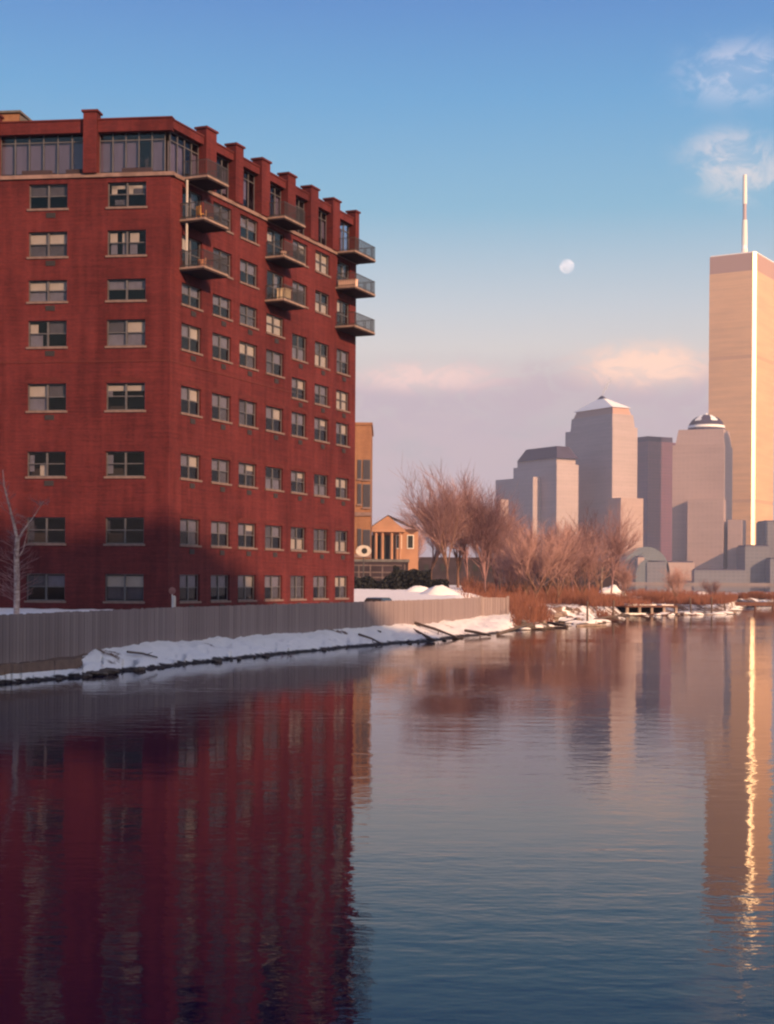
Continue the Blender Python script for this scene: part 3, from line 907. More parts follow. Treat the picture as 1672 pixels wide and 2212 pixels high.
# ------------------------------------------------------------------ fence: every board is a part
fence = thing('board_fence', (FL[4].x, FL[4].y, 1.0), 'long weathered grey board fence along the snowy bank', 'fence')
tot = sum((b - a).length for a, b in zip(FL[1:], FL[2:]))
NBRD = 296; step = tot / NBRD
frnd = random.Random(5)
bm_ = []
for mk in ('wood_fence', 'fence_b', 'fence_c', 'wood_fence'):
    b = MB(); b.box(-step * .5 + .012, step * .5 - .012, -.014, .014, 0, 1.0); bm_.append(b.mesh('board', M[mk]))
pts = resample(FL[1:], NBRD + 1)
for i in range(NBRD):
    a, b = pts[i], pts[i + 1]; d = (b - a).normalized(); mid = (a + b) / 2
    z0 = .72 + frnd.uniform(-.03, .03); top = FZ + frnd.uniform(-.025, .025)
    n = Vector((d.y, -d.x, 0))
    mid = mid + n * frnd.uniform(-.008, .008)
    mw = Matrix(((d.x, -n.x, 0, mid.x), (d.y, -n.y, 0, mid.y), (0, 0, 1, z0), (0, 0, 0, 1))) @ Matrix.Diagonal((1, 1, top - z0, 1))
    link('board', frnd.choice(bm_), fence, mw)
rails = MB()
for a, b in zip(FL[1:], FL[2:]):
    d = (b - a).normalized(); n = Vector((d.y, -d.x, 0)); L = (b - a).length
    T = TF(a, d, n)
    for z in (1.1, 2.45): rails.box(0, L, -.09, -.02, z - .05, z + .05, T)
rails.obj('rail', M['wood_fence'], fence)
for x in (1040, 1086):
    p = by_x(FL, x) if x < 1060 else fend
    q = MB(); q.box(p.x - .11, p.x + .11, p.y - .12, p.y + .1, .5, FZ + .12); q.obj('post', M['fence_b'], fence)

# ------------------------------------------------------------------ bare trees
def tree_parts(seed, H, trunk_h, spread, limbs, up=.35, r0=.2, fine=1.0, wob=.12):
    rg = random.Random(seed); tr = MB(); cr = MB()
    def grow(p, d, L, r, lev):
        nseg = 3 if lev < 3 else 2
        q = p.copy(); dd = d.copy(); pts = [q.copy()]
        for s in range(nseg):
            dd = (dd + Vector((rg.uniform(-wob, wob), rg.uniform(-wob, wob), rg.uniform(-wob * .3, wob) + .04))).normalized()
            q2 = q + dd * (L / nseg); ra = r * (1 - .55 * s / nseg); rb_ = r * (1 - .55 * (s + 1) / nseg)
            (tr if lev < 2 else cr).tube(q, q2, ra, rb_, 6 if lev == 0 else 5 if lev == 1 else 3, caps=False)
            q = q2; pts.append(q.copy())
        if lev >= 4: return
        n = {0: limbs, 1: rg.randint(5, 7), 2: rg.randint(5, 7), 3: rg.randint(4, 6)}[lev]
        for k in range(n):
            t = (1.0 if k == 0 else rg.uniform(.55, 1.0)) if lev == 0 else rg.uniform(.25, 1.0)
            f = t * nseg; i = min(nseg - 1, int(f)); bp = pts[i].lerp(pts[i + 1], f - i)
            az_ = rg.uniform(0, 6.283) + k * 2.4
            tilt = rg.uniform(.5, 1.0) * spread if lev == 0 else rg.uniform(.35, .85)
            side = dd.orthogonal().normalized(); side = Matrix.Rotation(az_, 3, dd) @ side
            nd = (dd * math.cos(tilt) + side * math.sin(tilt)); nd.z += up * .5; nd.normalize()
            grow(bp, nd, L * rg.uniform(.5, .8) if lev else (H - trunk_h) * rg.uniform(.45, .72), max(.010 * fine, r * rg.uniform(.38, .55)), lev + 1)
    grow(Vector((0, 0, -.3)), Vector((0, 0, 1)), trunk_h + .3, r0, 0)
    return tr, cr


def tree_proto(name, seed, H, trunk_h, spread, limbs, loc, label, group, bark='bark', twig='twig', sc=1.0, rz=0.0, **kw):
    t = thing(name, loc, label, 'tree', group, rz, local=True)
    tr, cr = tree_parts(seed, H, trunk_h, spread, limbs, **kw)
    tr.obj('trunk', M[bark], t, True); cr.obj('crown', M[twig], t)
    t.matrix_basis = Matrix.Translation(loc) @ Matrix.Rotation(rz, 4, 'Z') @ Matrix.Scale(sc, 4)
    return t


def GP(x, d, z=None):
    X = (x - CX) / FPX * d; return Vector((X, d, ground_z(X, d) - .05 if z is None else z))


TG = 'bare winter trees beyond the fence'
tA = tree_proto('bare_tree', 3, 15.2, 4.2, .50, 11, GP(968, 200), 'tallest bare tree, broad vase-shaped crown, standing behind the fence end', TG, r0=.22, fine=2.0)
tB = tree_proto('bare_tree', 11, 14.6, 4.0, .30, 10, GP(1048, 206), 'tall narrow bare tree between the broad one and the stepped tower', TG, twig='twig_dark', bark='twig_dark', r0=.2, fine=2.1)
tC = tree_proto('bare_tree', 23, 8.2, 1.6, .75, 9, GP(1135, 186), 'low spreading reddish bare tree below the tower with the flat dark roof', TG, r0=.14, fine=1.5)
tD = tree_proto('bare_tree', 31, 11.5, 4.0, .40, 7, GP(1275, 200), 'thin dark bare tree against the pyramid-topped tower', TG, twig='twig_dark', bark='twig_dark', r0=.15, fine=1.2)
for src, x, d, sc, rz, lb in [
        (tA, 1060, 330, 1.35, 2.0, 'pale distant bare tree rising above the narrow dark one'),
        (tA, 930, 232, .92, 4.0, 'bare tree half hidden behind the tallest vase-shaped tree'),
        (tB, 1010, 225, .95, 1.3, 'slim bare tree in the gap between the two tall trees'),
        (tC, 1185, 192, 1.3, 2.2, 'low reddish bare tree beside the lit edge of the stepped tower'),
        (tC, 1098, 176, .85, 4.1, 'small twiggy bare tree just past the end of the fence'),
        (tC, 1230, 205, 1.3, 1.0, 'low bare tree under the shaded side of the pyramid-topped tower'),
        (tD, 1318, 212, 1.08, 2.8, 'thin leaning bare tree under the lit side of the pyramid-topped tower'),
        (tD, 1243, 188, .8, 5.0, 'short dark bare tree with a bare stem, in front of the stepped tower'),
        (tC, 1460, 205, .62, 3.3, 'small lone bare tree beside the glass vault'),
        (tC, 1350, 215, .7, .6, 'small bare tree in front of the glass vault'),
        (tD, 838, 330, .95, .4, 'faint far bare tree above the porch house roof'),
        (tA, 905, 300, .9, 1.1, 'faint far bare tree beside the porch house'),
        (tC, 1540, 215, .4, 2.0, 'little bare sapling below the domed tower'),
        (tC, 1155, 172, 1.1, 5.2, 'reddish bush-like tree at the near edge of the brush, under the flat dark roof'),
        (tC, 1205, 178, 1.05, 3.9, 'reddish bush-like tree in the near brush, below the notch of the stepped tower'),
        (tC, 1262, 182, 1.0, 1.7, 'reddish bush-like tree at the foot of the thin dark tree'),
        (tC, 1120, 230, 1.45, .9, 'taller hazy bare tree behind the low spreading one'),
        (tC, 1290, 240, 1.4, 5.7, 'hazy bare tree behind the thin leaning one'),
        (tA, 990, 214, .97, 5.5, 'bare tree just behind the tallest one, its crown filling the gap to the narrow tree'),
        (tB, 1072, 212, .80, 2.6, 'dark bare tree tucked against the narrow tall one, shorter than it')]:
    copy_tree(src, GP(x, d), lb, rz, sc)
bt = thing('birch_tree', GP(36, 76), 'pale forked birch standing against the building, behind the fence', 'tree', None, 0, local=True)
trk, crn = MB(), MB(); br = random.Random(4)
path = [(0, 0, -.3, .16), (.02, 0, 1.6, .15), (-.03, .02, 3.2, .135), (.02, 0, 4.0, .12)]
for a, b in zip(path, path[1:]): trk.tube(a[:3], b[:3], a[3], b[3], 8, caps=False)
def limb(mb, pts, r0, r1):
    for i in range(len(pts) - 1):
        ra = r0 + (r1 - r0) * i / (len(pts) - 1); rb_ = r0 + (r1 - r0) * (i + 1) / (len(pts) - 1); mb.tube(pts[i], pts[i + 1], ra, rb_, 6, caps=False)
limb(trk, [(.02, 0, 4.0), (-.2, .1, 4.9), (-.45, .1, 5.8), (-.68, 0, 6.8), (-.75, 0, 7.6)], .10, .02)
limb(trk, [(.02, 0, 3.9), (.35, -.1, 4.5), (.8, -.1, 5.1), (1.35, 0, 6.0)], .075, .015)
limb(trk, [(0, 0, 3.0), (.3, .1, 3.5), (.5, .1, 4.4)], .05, .012)
for k in range(120):
    h = br.uniform(.8, 7.0); a = br.uniform(0, 6.28); L = br.uniform(.5, 1.6) * (1 - h / 11)
    p = Vector((-.1 if h > 4.5 else 0, 0, h)); 
    if h > 4.2 and br.random() < .5: p = Vector((.2 + (h - 4) * .45, 0, min(5.8, h)))
    elif h > 4.2: p = Vector((-.12 - (h - 4.2) * .22, 0.05, h))
    d = Vector((math.cos(a), math.sin(a) * .8, br.uniform(.1, .8))).normalized(); q = p + d * L
    crn.tube(p, q, .018, .007, 3, caps=False)
    for j in range(4):
        s = p.lerp(q, br.uniform(.3, 1)); e = s + (d + Vector((br.uniform(-.7, .7), br.uniform(-.7, .7), br.uniform(-.3, .7)))).normalized() * L * .45
        crn.tube(s, e, .009, .004, 3, caps=False)
trk.obj('trunk', M['birch'], bt, True); crn.obj('crown', M['twig_dark'], bt)

# dry reddish brush over the point of land: nobody could count its stems
bs = MB(); rb_ = random.Random(9)
def in_pix(v): return CX + FPX * v[0] / v[1]
for k in range(9000):
    x = rb_.uniform(1000, 1690); t = rb_.random() ** 1.3
    a = by_x(SH, x); d0 = a.y + (3.5 if x < 1200 else 5)
    d = d0 + t * (255 - d0)
    X = (x - CX) / FPX * d
    if noise.noise(Vector((X * .12, d * .06, 2))) < -.12: continue
    if x < 1105 and d < 150: continue
    z = ground_z(X, d) if d > 170 else bank_z(X, d); z -= .05; h = rb_.uniform(.5, 1.5) * (1.0 + .5 * noise.noise(Vector((X * .08, d * .05, 7)))) * (1.35 if x < 1290 else .72)
    for j in range(4):
        aa = rb_.uniform(0, 6.28); tl = rb_.uniform(.05, .5); p = Vector((X + rb_.uniform(-.3, .3), d + rb_.uniform(-.3, .3), z))
        q = p + Vector((math.cos(aa) * tl * h, math.sin(aa) * tl * h, h)); wv = Vector((.03, .0, 0)) if rb_.random() < .6 else Vector((.02, .02, 0))
        i = len(bs.v); bs.v += [tuple(p - wv), tuple(p + wv), tuple(q + wv * .4), tuple(q - wv * .4)]; bs.f.append((i, i + 1, i + 2, i + 3)); bs.uv.append([(0, 0)] * 4)
tag(bs.obj('dry_brush', M['brush']), 'mass of dry reddish brush covering the low point of land', 'brush', kind='stuff')

# ------------------------------------------------------------------ stones, driftwood, shore clutter
def rock_mesh(seed, m):
    rg = random.Random(seed); bmv = []; n, k = 8, 5; mb = MB()
    for j in range(k + 1):
        ph = math.pi * j / k
        for i in range(n):
            th = 2 * math.pi * i / n; r = 1 + rg.uniform(-.22, .22)
            mb.v.append((math.sin(ph) * math.cos(th) * r, math.sin(ph) * math.sin(th) * r * .8, math.cos(ph) * .6 * r))
    for j in range(k):
        for i in range(n): mb.f.append((j * n + i, (j + 1) * n + i, (j + 1) * n + (i + 1) % n, j * n + (i + 1) % n)); mb.uv.append([(0, 0)] * 4)
    return mb.mesh('rock', m)


RM = [rock_mesh(k, M['rock']) for k in range(4)]; RP = [rock_mesh(10 + k, M['rock_pale']) for k in range(3)]
rg = random.Random(17)
for k in range(34):
    x = rg.uniform(-10, 1000); a = by_x(SH, x); s = .05 + .2 * rg.random() ** 2.2
    tag(link('rock', rg.choice(RM), None, Matrix.Translation((a.x, a.y + rg.uniform(-.1, .5), .05)) @ Matrix.Rotation(rg.uniform(0, 6), 4, 'Z') @ Matrix.Diagonal((s * 1.6, s, s, 1))),
        'small dark wet stone at the water\'s edge below the snow bank', 'rock', 'dark stones along the snow bank waterline')
for k in range(6):
    a = G(200 + rg.uniform(-28, 40), 1455, 0); s = rg.uniform(.14, .36)
    p = by_x(SH, 190 + k * 11)
    tag(link('rock', rg.choice(RM), None, Matrix.Translation((p.x, p.y + rg.uniform(0, 1.2), .12)) @ Matrix.Rotation(rg.uniform(0, 6), 4, 'Z') @ Matrix.Diagonal((s * 1.5, s, s * .8, 1))),
        'dark boulder in the clump where the snow bank steps down to the water', 'rock', 'boulder clump at the step of the bank')
for k in range(70):
    x = rg.uniform(1120, 1592); a = by_x(SH, x); s = rg.uniform(.25, .8); pale = rg.random() < .5
    lit = rg.random() < .5
    d = a.y + rg.uniform(-.4, 7)
    tag(link('rock', rg.choice(RP if pale else RM), None, Matrix.Translation((a.x * d / a.y, d, bank_z(a.x * d / a.y, d) + .05)) @ Matrix.Rotation(rg.uniform(0, 6), 4, 'Z') @ Matrix.Diagonal((s * 1.5, s, s * .8, 1))),
        'pale dry stone scattered on the rubble shore of the brushy point' if pale else 'dark stone scattered on the rubble shore of the brushy point', 'rock', 'pale stones on the point' if pale else 'dark stones on the point')


for k in range(34):
    x = rg.uniform(1110, 1600); a = by_x(SH, x); s = rg.uniform(.35, .85); d = a.y + rg.uniform(.2, 5)
    X = a.x * d / a.y; mw = Matrix.Translation((X, d, bank_z(X, d) + .12)) @ Matrix.Rotation(rg.uniform(-.5, .5), 4, 'Z') @ Matrix.Diagonal((s * 1.7, s, s * .75, 1))
    o = tag(link('rock', rg.choice(RM), None, mw), 'dark stone with a cap of snow on the rubble shore of the brushy point', 'rock', 'snow-capped stones on the point')
    c = MB(); n = 9
    ringz = [(.86, .30), (.78, .50), (.48, .72), (.05, .80)]
    for (r, z) in ringz:
        for i in range(n): th = 2 * math.pi * i / n; q = r * (1 + .12 * math.sin(3 * th + k)); c.v.append((q * math.cos(th), q * .85 * math.sin(th), z))
    for j in range(3):
        for i in range(n): c.f.append((j * n + i, j * n + (i + 1) % n, (j + 1) * n + (i + 1) % n, (j + 1) * n + i)); c.uv.append([(0, 0)] * 4)
    me_ = c.mesh('snow_cap', M['snow'], True); cap = bpy.data.objects.new('snow_cap', me_); COL.objects.link(cap); cap.parent = o
for k in range(30):
    x = rg.uniform(1120, 1600); a = by_x(SH, x); d = a.y + rg.uniform(-.5, 4); X = a.x * d / a.y; z = bank_z(X, d) + .1
    an = rg.uniform(-.9, .9); L = rg.uniform(.8, 2.6); v = Vector((math.cos(an), math.sin(an) * .6, rg.uniform(-.05, .35))).normalized() * L
    m = MB(); m.tube((X, d, max(.05, z)), (X + v.x, d + v.y, max(.1, z + v.z)), rg.uniform(.05, .11), .05, 5)
    tag(m.obj('broken_timber', M['pier' if k % 2 else 'log']), 'broken dark timber lying in the rubble shore of the brushy point', 'timber', 'broken timbers on the point')


def log(x0, y0, x1, y1, z0, z1, r, label, m='log', group='driftwood on the shore'):
    a, b = G(x0, y0, z0), G(x1, y1, z1)
    a.z = max(a.z, bank_z(a.x, a.y) + r * .4); b.z = max(b.z, bank_z(b.x, b.y) + r * .4)
    t = MB(); c = a.lerp(b, .5) + Vector((rg.uniform(-.1, .1), rg.uniform(-.1, .1), .05))
    t.tube(a, c, r, r * .9, 7); t.tube(c, b, r * .9, r * .6, 7)
    sd = (b - a).normalized().orthogonal(); s = a.lerp(b, .6); t.tube(s, s + (sd + (b - a).normalized()) * r * 4, r * .4, r * .2, 5)
    tag(t.obj('driftwood_log', M[m]), label, 'driftwood', group)


log(275, 1408, 340, 1420, .8, .45, .06, 'dark branch lying flat on the snow bank near its stepped end')
log(655, 1362, 690, 1375, .9, .5, .07, 'short thin branch lying on the middle of the snow bank')
log(752, 1352, 822, 1377, .95, .3, .12, 'long dark log slanting down the snow bank under the fence')
log(775, 1377, 826, 1391, .45, .1, .08, 'thin dark pole slanting into the water below the long log')
log(855, 1348, 938, 1383, .9, .12, .15, 'heavy dark log slanting from the fence foot to the water')
log(893, 1350, 985, 1376, .9, .15, .12, 'dark log lying beside the heavy slanting one')
log(1005, 1362, 1060, 1373, .4, .1, .12, 'thick dark log at the water below the sunlit snow patch')
log(1075, 1370, 1150, 1346, .1, .6, .14, 'dark beam pointing out of the sunlit snow patch')
log(1245, 1352, 1310, 1351, .05, .08, .12, 'pale straight pole floating along the point\'s shore', 'rock_pale')
log(1180, 1345, 1225, 1352, .3, .1, .16, 'dark stump log on the rubble shore near the sunlit patch')
log(1285, 1338, 1340, 1330, .3, .5, .15, 'dark beam on the rubble shore beside the old dock')
for x, wh in ((1275, 'by the floating pole'), (1330, 'beside the derelict dock'), (1500, 'among stones past the dock'), (1545, 'below the domed tower'), (1575, 'nearest the timber pier')):
    a = by_x(SH, x); t = MB(); t.tube((a.x, a.y + 2, 0), (a.x + rg.uniform(-.3, .3), a.y + 2, rg.uniform(1.2, 2.4)), .13, .1, 7)
    tag(t.obj('mooring_pile', M['log']), 'old dark timber pile standing in the rubble shore ' + wh, 'pile', 'old timber piles along the point')
# dark scrubby tufts poking out of the snow
for x, y, lb in ((405, 1395, 'dark scrubby tuft on the snow bank under the fence'), (620, 1414, 'small dark tuft at the waterline below the snow bank'), (820, 1358, 'dark scrubby tuft among the slanting logs'), (168, 1415, 'dark scrubby tuft where the bank turns bare')):
    c = G(x, y, .6 if y < 1410 else .1); c.z = bank_z(c.x, c.y); t = MB()
    for k in range(70):
        a = rg.uniform(0, 6.28); L = rg.uniform(.2, .6); q = c + Vector((math.cos(a) * L * .8, math.sin(a) * L * .8, L * rg.uniform(.3, .9))); t.tube(c + Vector((rg.uniform(-.2, .2), rg.uniform(-.2, .2), -.03)), q, .02, .008, 3, caps=False)
    tag(t.obj('scrub_tuft', M['twig_dark']), lb, 'tuft')

# old derelict dock with snow on it
dk = thing('derelict_dock', G(1400, 1326, .2), 'low derelict timber dock under snow at the shore of the point', 'dock')
a, b = G(1350, 1326, .15), G(1462, 1326, .15); a.z = b.z = 0
d = (b - a).normalized(); T = TF(a, d, Vector((d.y, -d.x, 0))); L = (b - a).length
m = MB(); m.box(0, L, -3.2, .2, 1.0, 1.25, T); m.obj('deck', M['pier'], dk)
m = MB(); m.box(.4, L * .22, -3.1, .1, 1.252, 1.45, T); m.box(L * .3, L * .62, -3.0, -.3, 1.252, 1.40, T); m.box(L * .7, L * .93, -2.8, .12, 1.252, 1.36, T); m.obj('snow_cover', M['snow'], dk)
m = MB(); m.box(.2, L - .2, -3.1, -2.9, .1, .998, T); m.obj('back_boards', M['dark_wall'], dk)
for k in range(5):
    m = MB(); x = L * (.02 + .235 * k); m.box(x, x + .35, -.2, .1, -.4, .999, T); m.obj('post', M['rock_pale'], dk)
m = MB(); m.box(-.4, L * .35, .15, .8, .02, .26, T); m.box(L * .5, L + .9, .15, .65, .02, .2, T); m.obj('snow_shelf', M['snow'], dk)
# timber pier running out on the starboard side
pr = thing('timber_pier', P(1640, 1302, 270), 'long dark brown timber pier reaching out past the end of the point', 'pier')
a, b = P(1586, 1303, 247), P(1900, 1308, 250); a.z = b.z = 0
d = (b - a).normalized(); T = TF(a, d, Vector((d.y, -d.x, 0))); L = (b - a).length
m = MB(); m.box(0, L, -4, 0, .38, 1.0, T); m.obj('deck', M['pier'], pr)
m = MB(); m.box(9, L, -3.8, -1.6, 1.002, 1.10, T); m.obj('snow_cover', M['snow'], pr)
for k in range(9):
    m = MB(); x = .5 + (L - 1) * k / 8; m.box(x, x + .3, -.4, -.05, -.5, .378, T); m.obj('pile', M['pier'], pr)
# snow-capped mounds on the point and the lot
def mound(x, d, w, h, label, m='snow', z=None):
    c = GP(x, d, z); t = MB(); n, k = 20, 6
    for j in range(k + 1):
        f = j / k
        for i in range(n):
            th = 2 * math.pi * i / n; r = w * f * (1 + .22 * nz(math.cos(th) * 2 + x, math.sin(th) * 2, 1, 3))
            t.v.append((c.x + r * math.cos(th), c.y + r * math.sin(th) * .7, c.z - .15 + h * (1 - f * f) * (1 + .25 * nz(c.x + r * math.cos(th), c.y + r * math.sin(th), .9, 6))))
    for j in range(k):
        for i in range(n): t.f.append((j * n + i, (j + 1) * n + i, (j + 1) * n + (i + 1) % n, j * n + (i + 1) % n)); t.uv.append([(0, 0)] * 4)
    tag(t.obj('snow_mound', M[m], None, True), label, 'snow mound', 'snow heaps')


mound(951, 152, 2.2, 1.0, 'rounded snow heap in the lot behind the fence'); mound(1000, 158, 2.6, .7, 'flat snow heap in the lot near the sunlit end of the fence')
mound(905, 160, 1.8, .8, 'snow heap in the lot beside the dark hedge'); mound(1515, 250, 2.4, 1.5, 'snow-capped heap on the point under the glass vault', z=1.3)
mound(1322, 236, 3.0, 2.2, 'sunlit snow-capped heap in the brush under the pyramid-topped tower', z=1.5)
mound(1752, 300, 3, 1.6, 'snow heap on the pier beyond the frame', z=1.0)

# ------------------------------------------------------------------ things behind the fence
car = thing('parked_car', GP(822, 112.6, 1.62), 'dark parked car, only its roof showing above the fence', 'car', None, R(66))
def Tc(x, y, z):
    p = WORLD['parked_car'] @ Vector((x, y, z)); return (p.x, p.y, p.z)
def car_prism(prof, hw, hw_top=None):
    mb = MB(); n = len(prof)
    zmax = max(p[1] for p in prof); f = lambda z: hw if hw_top is None else hw + (hw_top - hw) * max(0, (z - .85) / (zmax - .85))
    for i in range(n):
        (x0, z0), (x1, z1) = prof[i], prof[(i + 1) % n]
        mb.quad(Tc(x0, -f(z0), z0), Tc(x1, -f(z1), z1), Tc(x1, f(z1), z1), Tc(x0, f(z0), z0))
    mb.poly([Tc(x, -f(z), z) for x, z in reversed(prof)]); mb.poly([Tc(x, f(z), z) for x, z in prof])
    return mb
car_prism([(-2.2, .3), (2.2, .3), (2.25, .6), (2.1, .8), (1.2, .9), (-1.6, .92), (-2.15, .88), (-2.25, .6)], .85).obj('body', M['car_paint'], car)
car_prism([(-1.65, .92), (1.15, .91), (.45, 1.40), (.2, 1.45), (-.95, 1.45), (-1.2, 1.40)], .8, .62).obj('cabin', M['car_paint'], car)
for s in (-1, 1):
    mb = MB(); f = lambda z: s * (.815 + (.635 - .815) * (z - .92) / .53)
    pts = [(-1.4, .96), (.95, .96), (.4, 1.36), (-1.05, 1.36)]
    mb.poly([Tc(x, f(z), z) for x, z in pts]); mb.obj('side_window', M['glass'], car)
    for x in (-1.35, 1.35):
        mb = MB(); mb.tube(Tc(x, s * .66, .31), Tc(x, s * .88, .31), .31, .31, 16); wl = mb.obj('wheel', M['rubber'], car)
        mb = MB(); mb.tube(Tc(x, s * .881, .31), Tc(x, s * .89, .31), .18, .17, 12); mb.obj('rim', M['metal_light'], wl)
mb = MB(); mb.poly([Tc(1.17, -.76, .95), Tc(1.17, .76, .95), Tc(.5, .62, 1.38), Tc(.5, -.62, 1.38)]); mb.obj('windscreen', M['glass'], car)
# round sign on a short post just behind the fence, by the corner of the building
sg = thing('round_sign', P(372, 1306, 84) - Vector((0, 0, .5)), 'small faded round sign on a post in front of the building corner', 'sign')
c = P(372, 1276, 84)
mb = MB(); mb.tube((c.x, c.y + .03, LOT_Z - .3), (c.x, c.y + .03, c.z + .2), .035, .035, 8); mb.obj('post', M['metal_light'], sg)
mb = MB(); mb.tube((c.x, c.y - .02, c.z), (c.x, c.y, c.z), .20, .20, 20); mb.obj('disc', M['sign_red'], sg)
p = P(376, 1298, 83)
mb = MB(); mb.tube((p.x, p.y, LOT_Z - .3), (p.x, p.y, p.z + .2), .10, .10, 10); mb.tube((p.x, p.y, p.z + .2), (p.x, p.y, p.z + .3), .10, .04, 10)
tag(mb.obj('bollard', M['metal_light']), 'short pale bollard top showing over the fence by the building corner', 'bollard')

# tan building behind the red one
def box_bldg(name, x0, x1, ytop, d, depth, label, cat, m, roof_m='roof', base=None):
    a, b = P(x0, ytop, d), P(x1, ytop, d); z0 = LOT_Z if base is None else base
    t = thing(name, ((a.x + b.x) / 2, d + depth / 2, z0), label, cat)
    w = MB(); w.prism([(a.x, d), (b.x, d), (b.x, d + depth), (a.x, d + depth)], z0 - .5, a.z); w.obj('wall', m, t)
    r = MB(); r.box(a.x - .15, b.x + .15, d - .15, d + depth + .15, a.z + .001, a.z + .35); r.obj('roof', M[roof_m], t)
    return t, a, b


tn, a, b = box_bldg('tan_brick_building', 620, 802.5, 917, 200, 16, 'tall tan brick building glimpsed past the red building', 'building', M['tan_brick'], 'tan_brick')
for (xa, xb, ya, yb) in ((773, 781, 1142, 1182), (785, 800, 1144, 1188), (773, 781, 1202 - 157, 1246 - 157), (785, 800, 1046, 1096), (785, 800, 993, 1036), (773, 781, 993, 1034)):
    p, q = P(xa, ya, 200), P(xb, yb, 200)
    f = MB(); f.box(p.x, q.x, 199.86, 200.0 - .002, q.z, p.z); fo = f.obj('window', M['frame'], tn)
    g = MB(); g.box(p.x + .08, q.x - .08, 199.83, 199.858, q.z + .08, p.z - .08); g.obj('pane', M['dark_pane'], fo)
    s = MB(); s.box(p.x - .1, q.x + .1, 199.75, 199.82, q.z - .2, q.z - .02); s.obj('sill', M['ledge'], fo)
for yy in (1110, 1200):
    p = P(700, yy, 200); s = MB(); s.box(P(620, yy, 200).x, b.x + .08, 199.8, 199.99, p.z - .25, p.z + .25); s.obj('string_course', M['ledge'], tn)

# porch house with a snowy gable
hd = 262.0
hs = thing('porch_house', P(850, 1215, hd), 'peach house with a columned porch and snow on its gabled roof', 'house')
xl, xr, xm = P(797, 1142, hd), P(904, 1142, hd), P(838, 1120, hd)
ez, rz_ = xl.z, xm.z + .5
w = MB(); w.prism([(xl.x + .6, hd + 1.5), (xr.x, hd + 1.5), (xr.x, hd + 13), (xl.x + .6, hd + 13)], LOT_Z - 1, ez); w.obj('wall', M['peach'], hs)
g = MB(); xr2 = P(872, 1142, hd).x
g.poly([(xl.x, hd, ez), (xr2, hd, ez), (xm.x, hd, rz_)]); g.poly([(xl.x, hd + .6, ez), (xm.x, hd + .6, rz_), (xr2, hd + .6, ez)])
g.quad((xl.x, hd, ez), (xl.x, hd + .6, ez), (xr2, hd + .6, ez), (xr2, hd, ez)); g.obj('pediment', M['peach'], hs)
r = MB()
r.quad((xl.x - .4, hd - .3, ez - .1), (xm.x, hd - .3, rz_ + .15), (xm.x, hd + 13, rz_ + .15), (xl.x - .4, hd + 13, ez - .1))
r.quad((xm.x, hd - .3, rz_ + .15), (xr.x + .4, hd - .3, ez - .05), (xr.x + .4, hd + 13, ez - .05), (xm.x, hd + 13, rz_ + .15)); r.obj('roof', M['snow_roof'], hs)
co = MB(); co.box(xl.x - .3, xr2 + .3, hd - .25, hd + 1.6, ez - .55, ez - .02); co.obj('cornice', M['peach'], hs)
for x in (800, 812, 826, 846, 864):
    p = P(x, 1200, hd); m = MB(); m.tube((p.x, hd + .4, LOT_Z - .5), (p.x, hd + .4, ez - .56), .28, .24, 10); m.obj('column', M['peach'], hs)
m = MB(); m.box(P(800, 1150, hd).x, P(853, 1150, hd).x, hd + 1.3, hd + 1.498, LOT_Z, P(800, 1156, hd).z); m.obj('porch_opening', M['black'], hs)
for xa, xb in ((856, 868), (880, 894)):
    p, q = P(xa, 1155, hd), P(xb, 1185, hd); m = MB(); m.box(p.x, q.x, hd + 1.42, hd + 1.497, q.z, p.z); fo = m.obj('window', M['white_paint'], hs)
    m = MB(); m.box(p.x + .12, q.x - .12, hd + 1.38, hd + 1.418, q.z + .12, p.z - .12); m.obj('pane', M['black'], fo)

# dark garage with pale trim, hedge, sheds
gd, a, b = box_bldg('dark_garage', 700, 882, 1213, 188, 8, 'low dark garage block with pale trim lines behind the lot', 'building', M['dark_wall'])
for y0, x1 in ((1221, 868), (1236, 845), (1247, 858)):
    p = P(760, y0, 188); m = MB(); m.box(P(720, y0, 188).x, P(x1, y0, 188).x, 187.9, 187.995, p.z - .07, p.z + .07); m.obj('trim', M['dim_trim'], gd)
for x in (775, 800, 826, 852, 874):
    p = P(x, 1240, 188); m = MB(); m.box(p.x - .08, p.x + .08, 187.86, 187.894, LOT_Z, p.z + 1.2); m.obj('trim_post', M['dim_trim'], gd)
hg = MB(); hr = random.Random(2)
for k in range(5200):
    x = hr.uniform(765, 968); d = hr.uniform(170, 177); top = 3.0 + 1.0 * noise.noise(Vector((x * .03, 0, 4))) - (1.2 if x > 930 else 0) - (.9 if x < 850 else 0)
    X = (x - CX) / FPX * d; z = LOT_Z + .7 + hr.uniform(0, max(.8, top - .5)); s = .16
    v = Vector((hr.uniform(-1, 1), hr.uniform(-1, 1), hr.uniform(-1, 1))).normalized(); u = v.orthogonal().normalized() * s; q = v.cross(u).normalized() * s * .6; p = Vector((X, d, z))
    hg.quad(p - u - q, p + u - q, p + u + q, p - u + q)
tag(hg.obj('evergreen_hedge', M['hedge']), 'dark evergreen hedge along the back of the snowy lot', 'hedge')
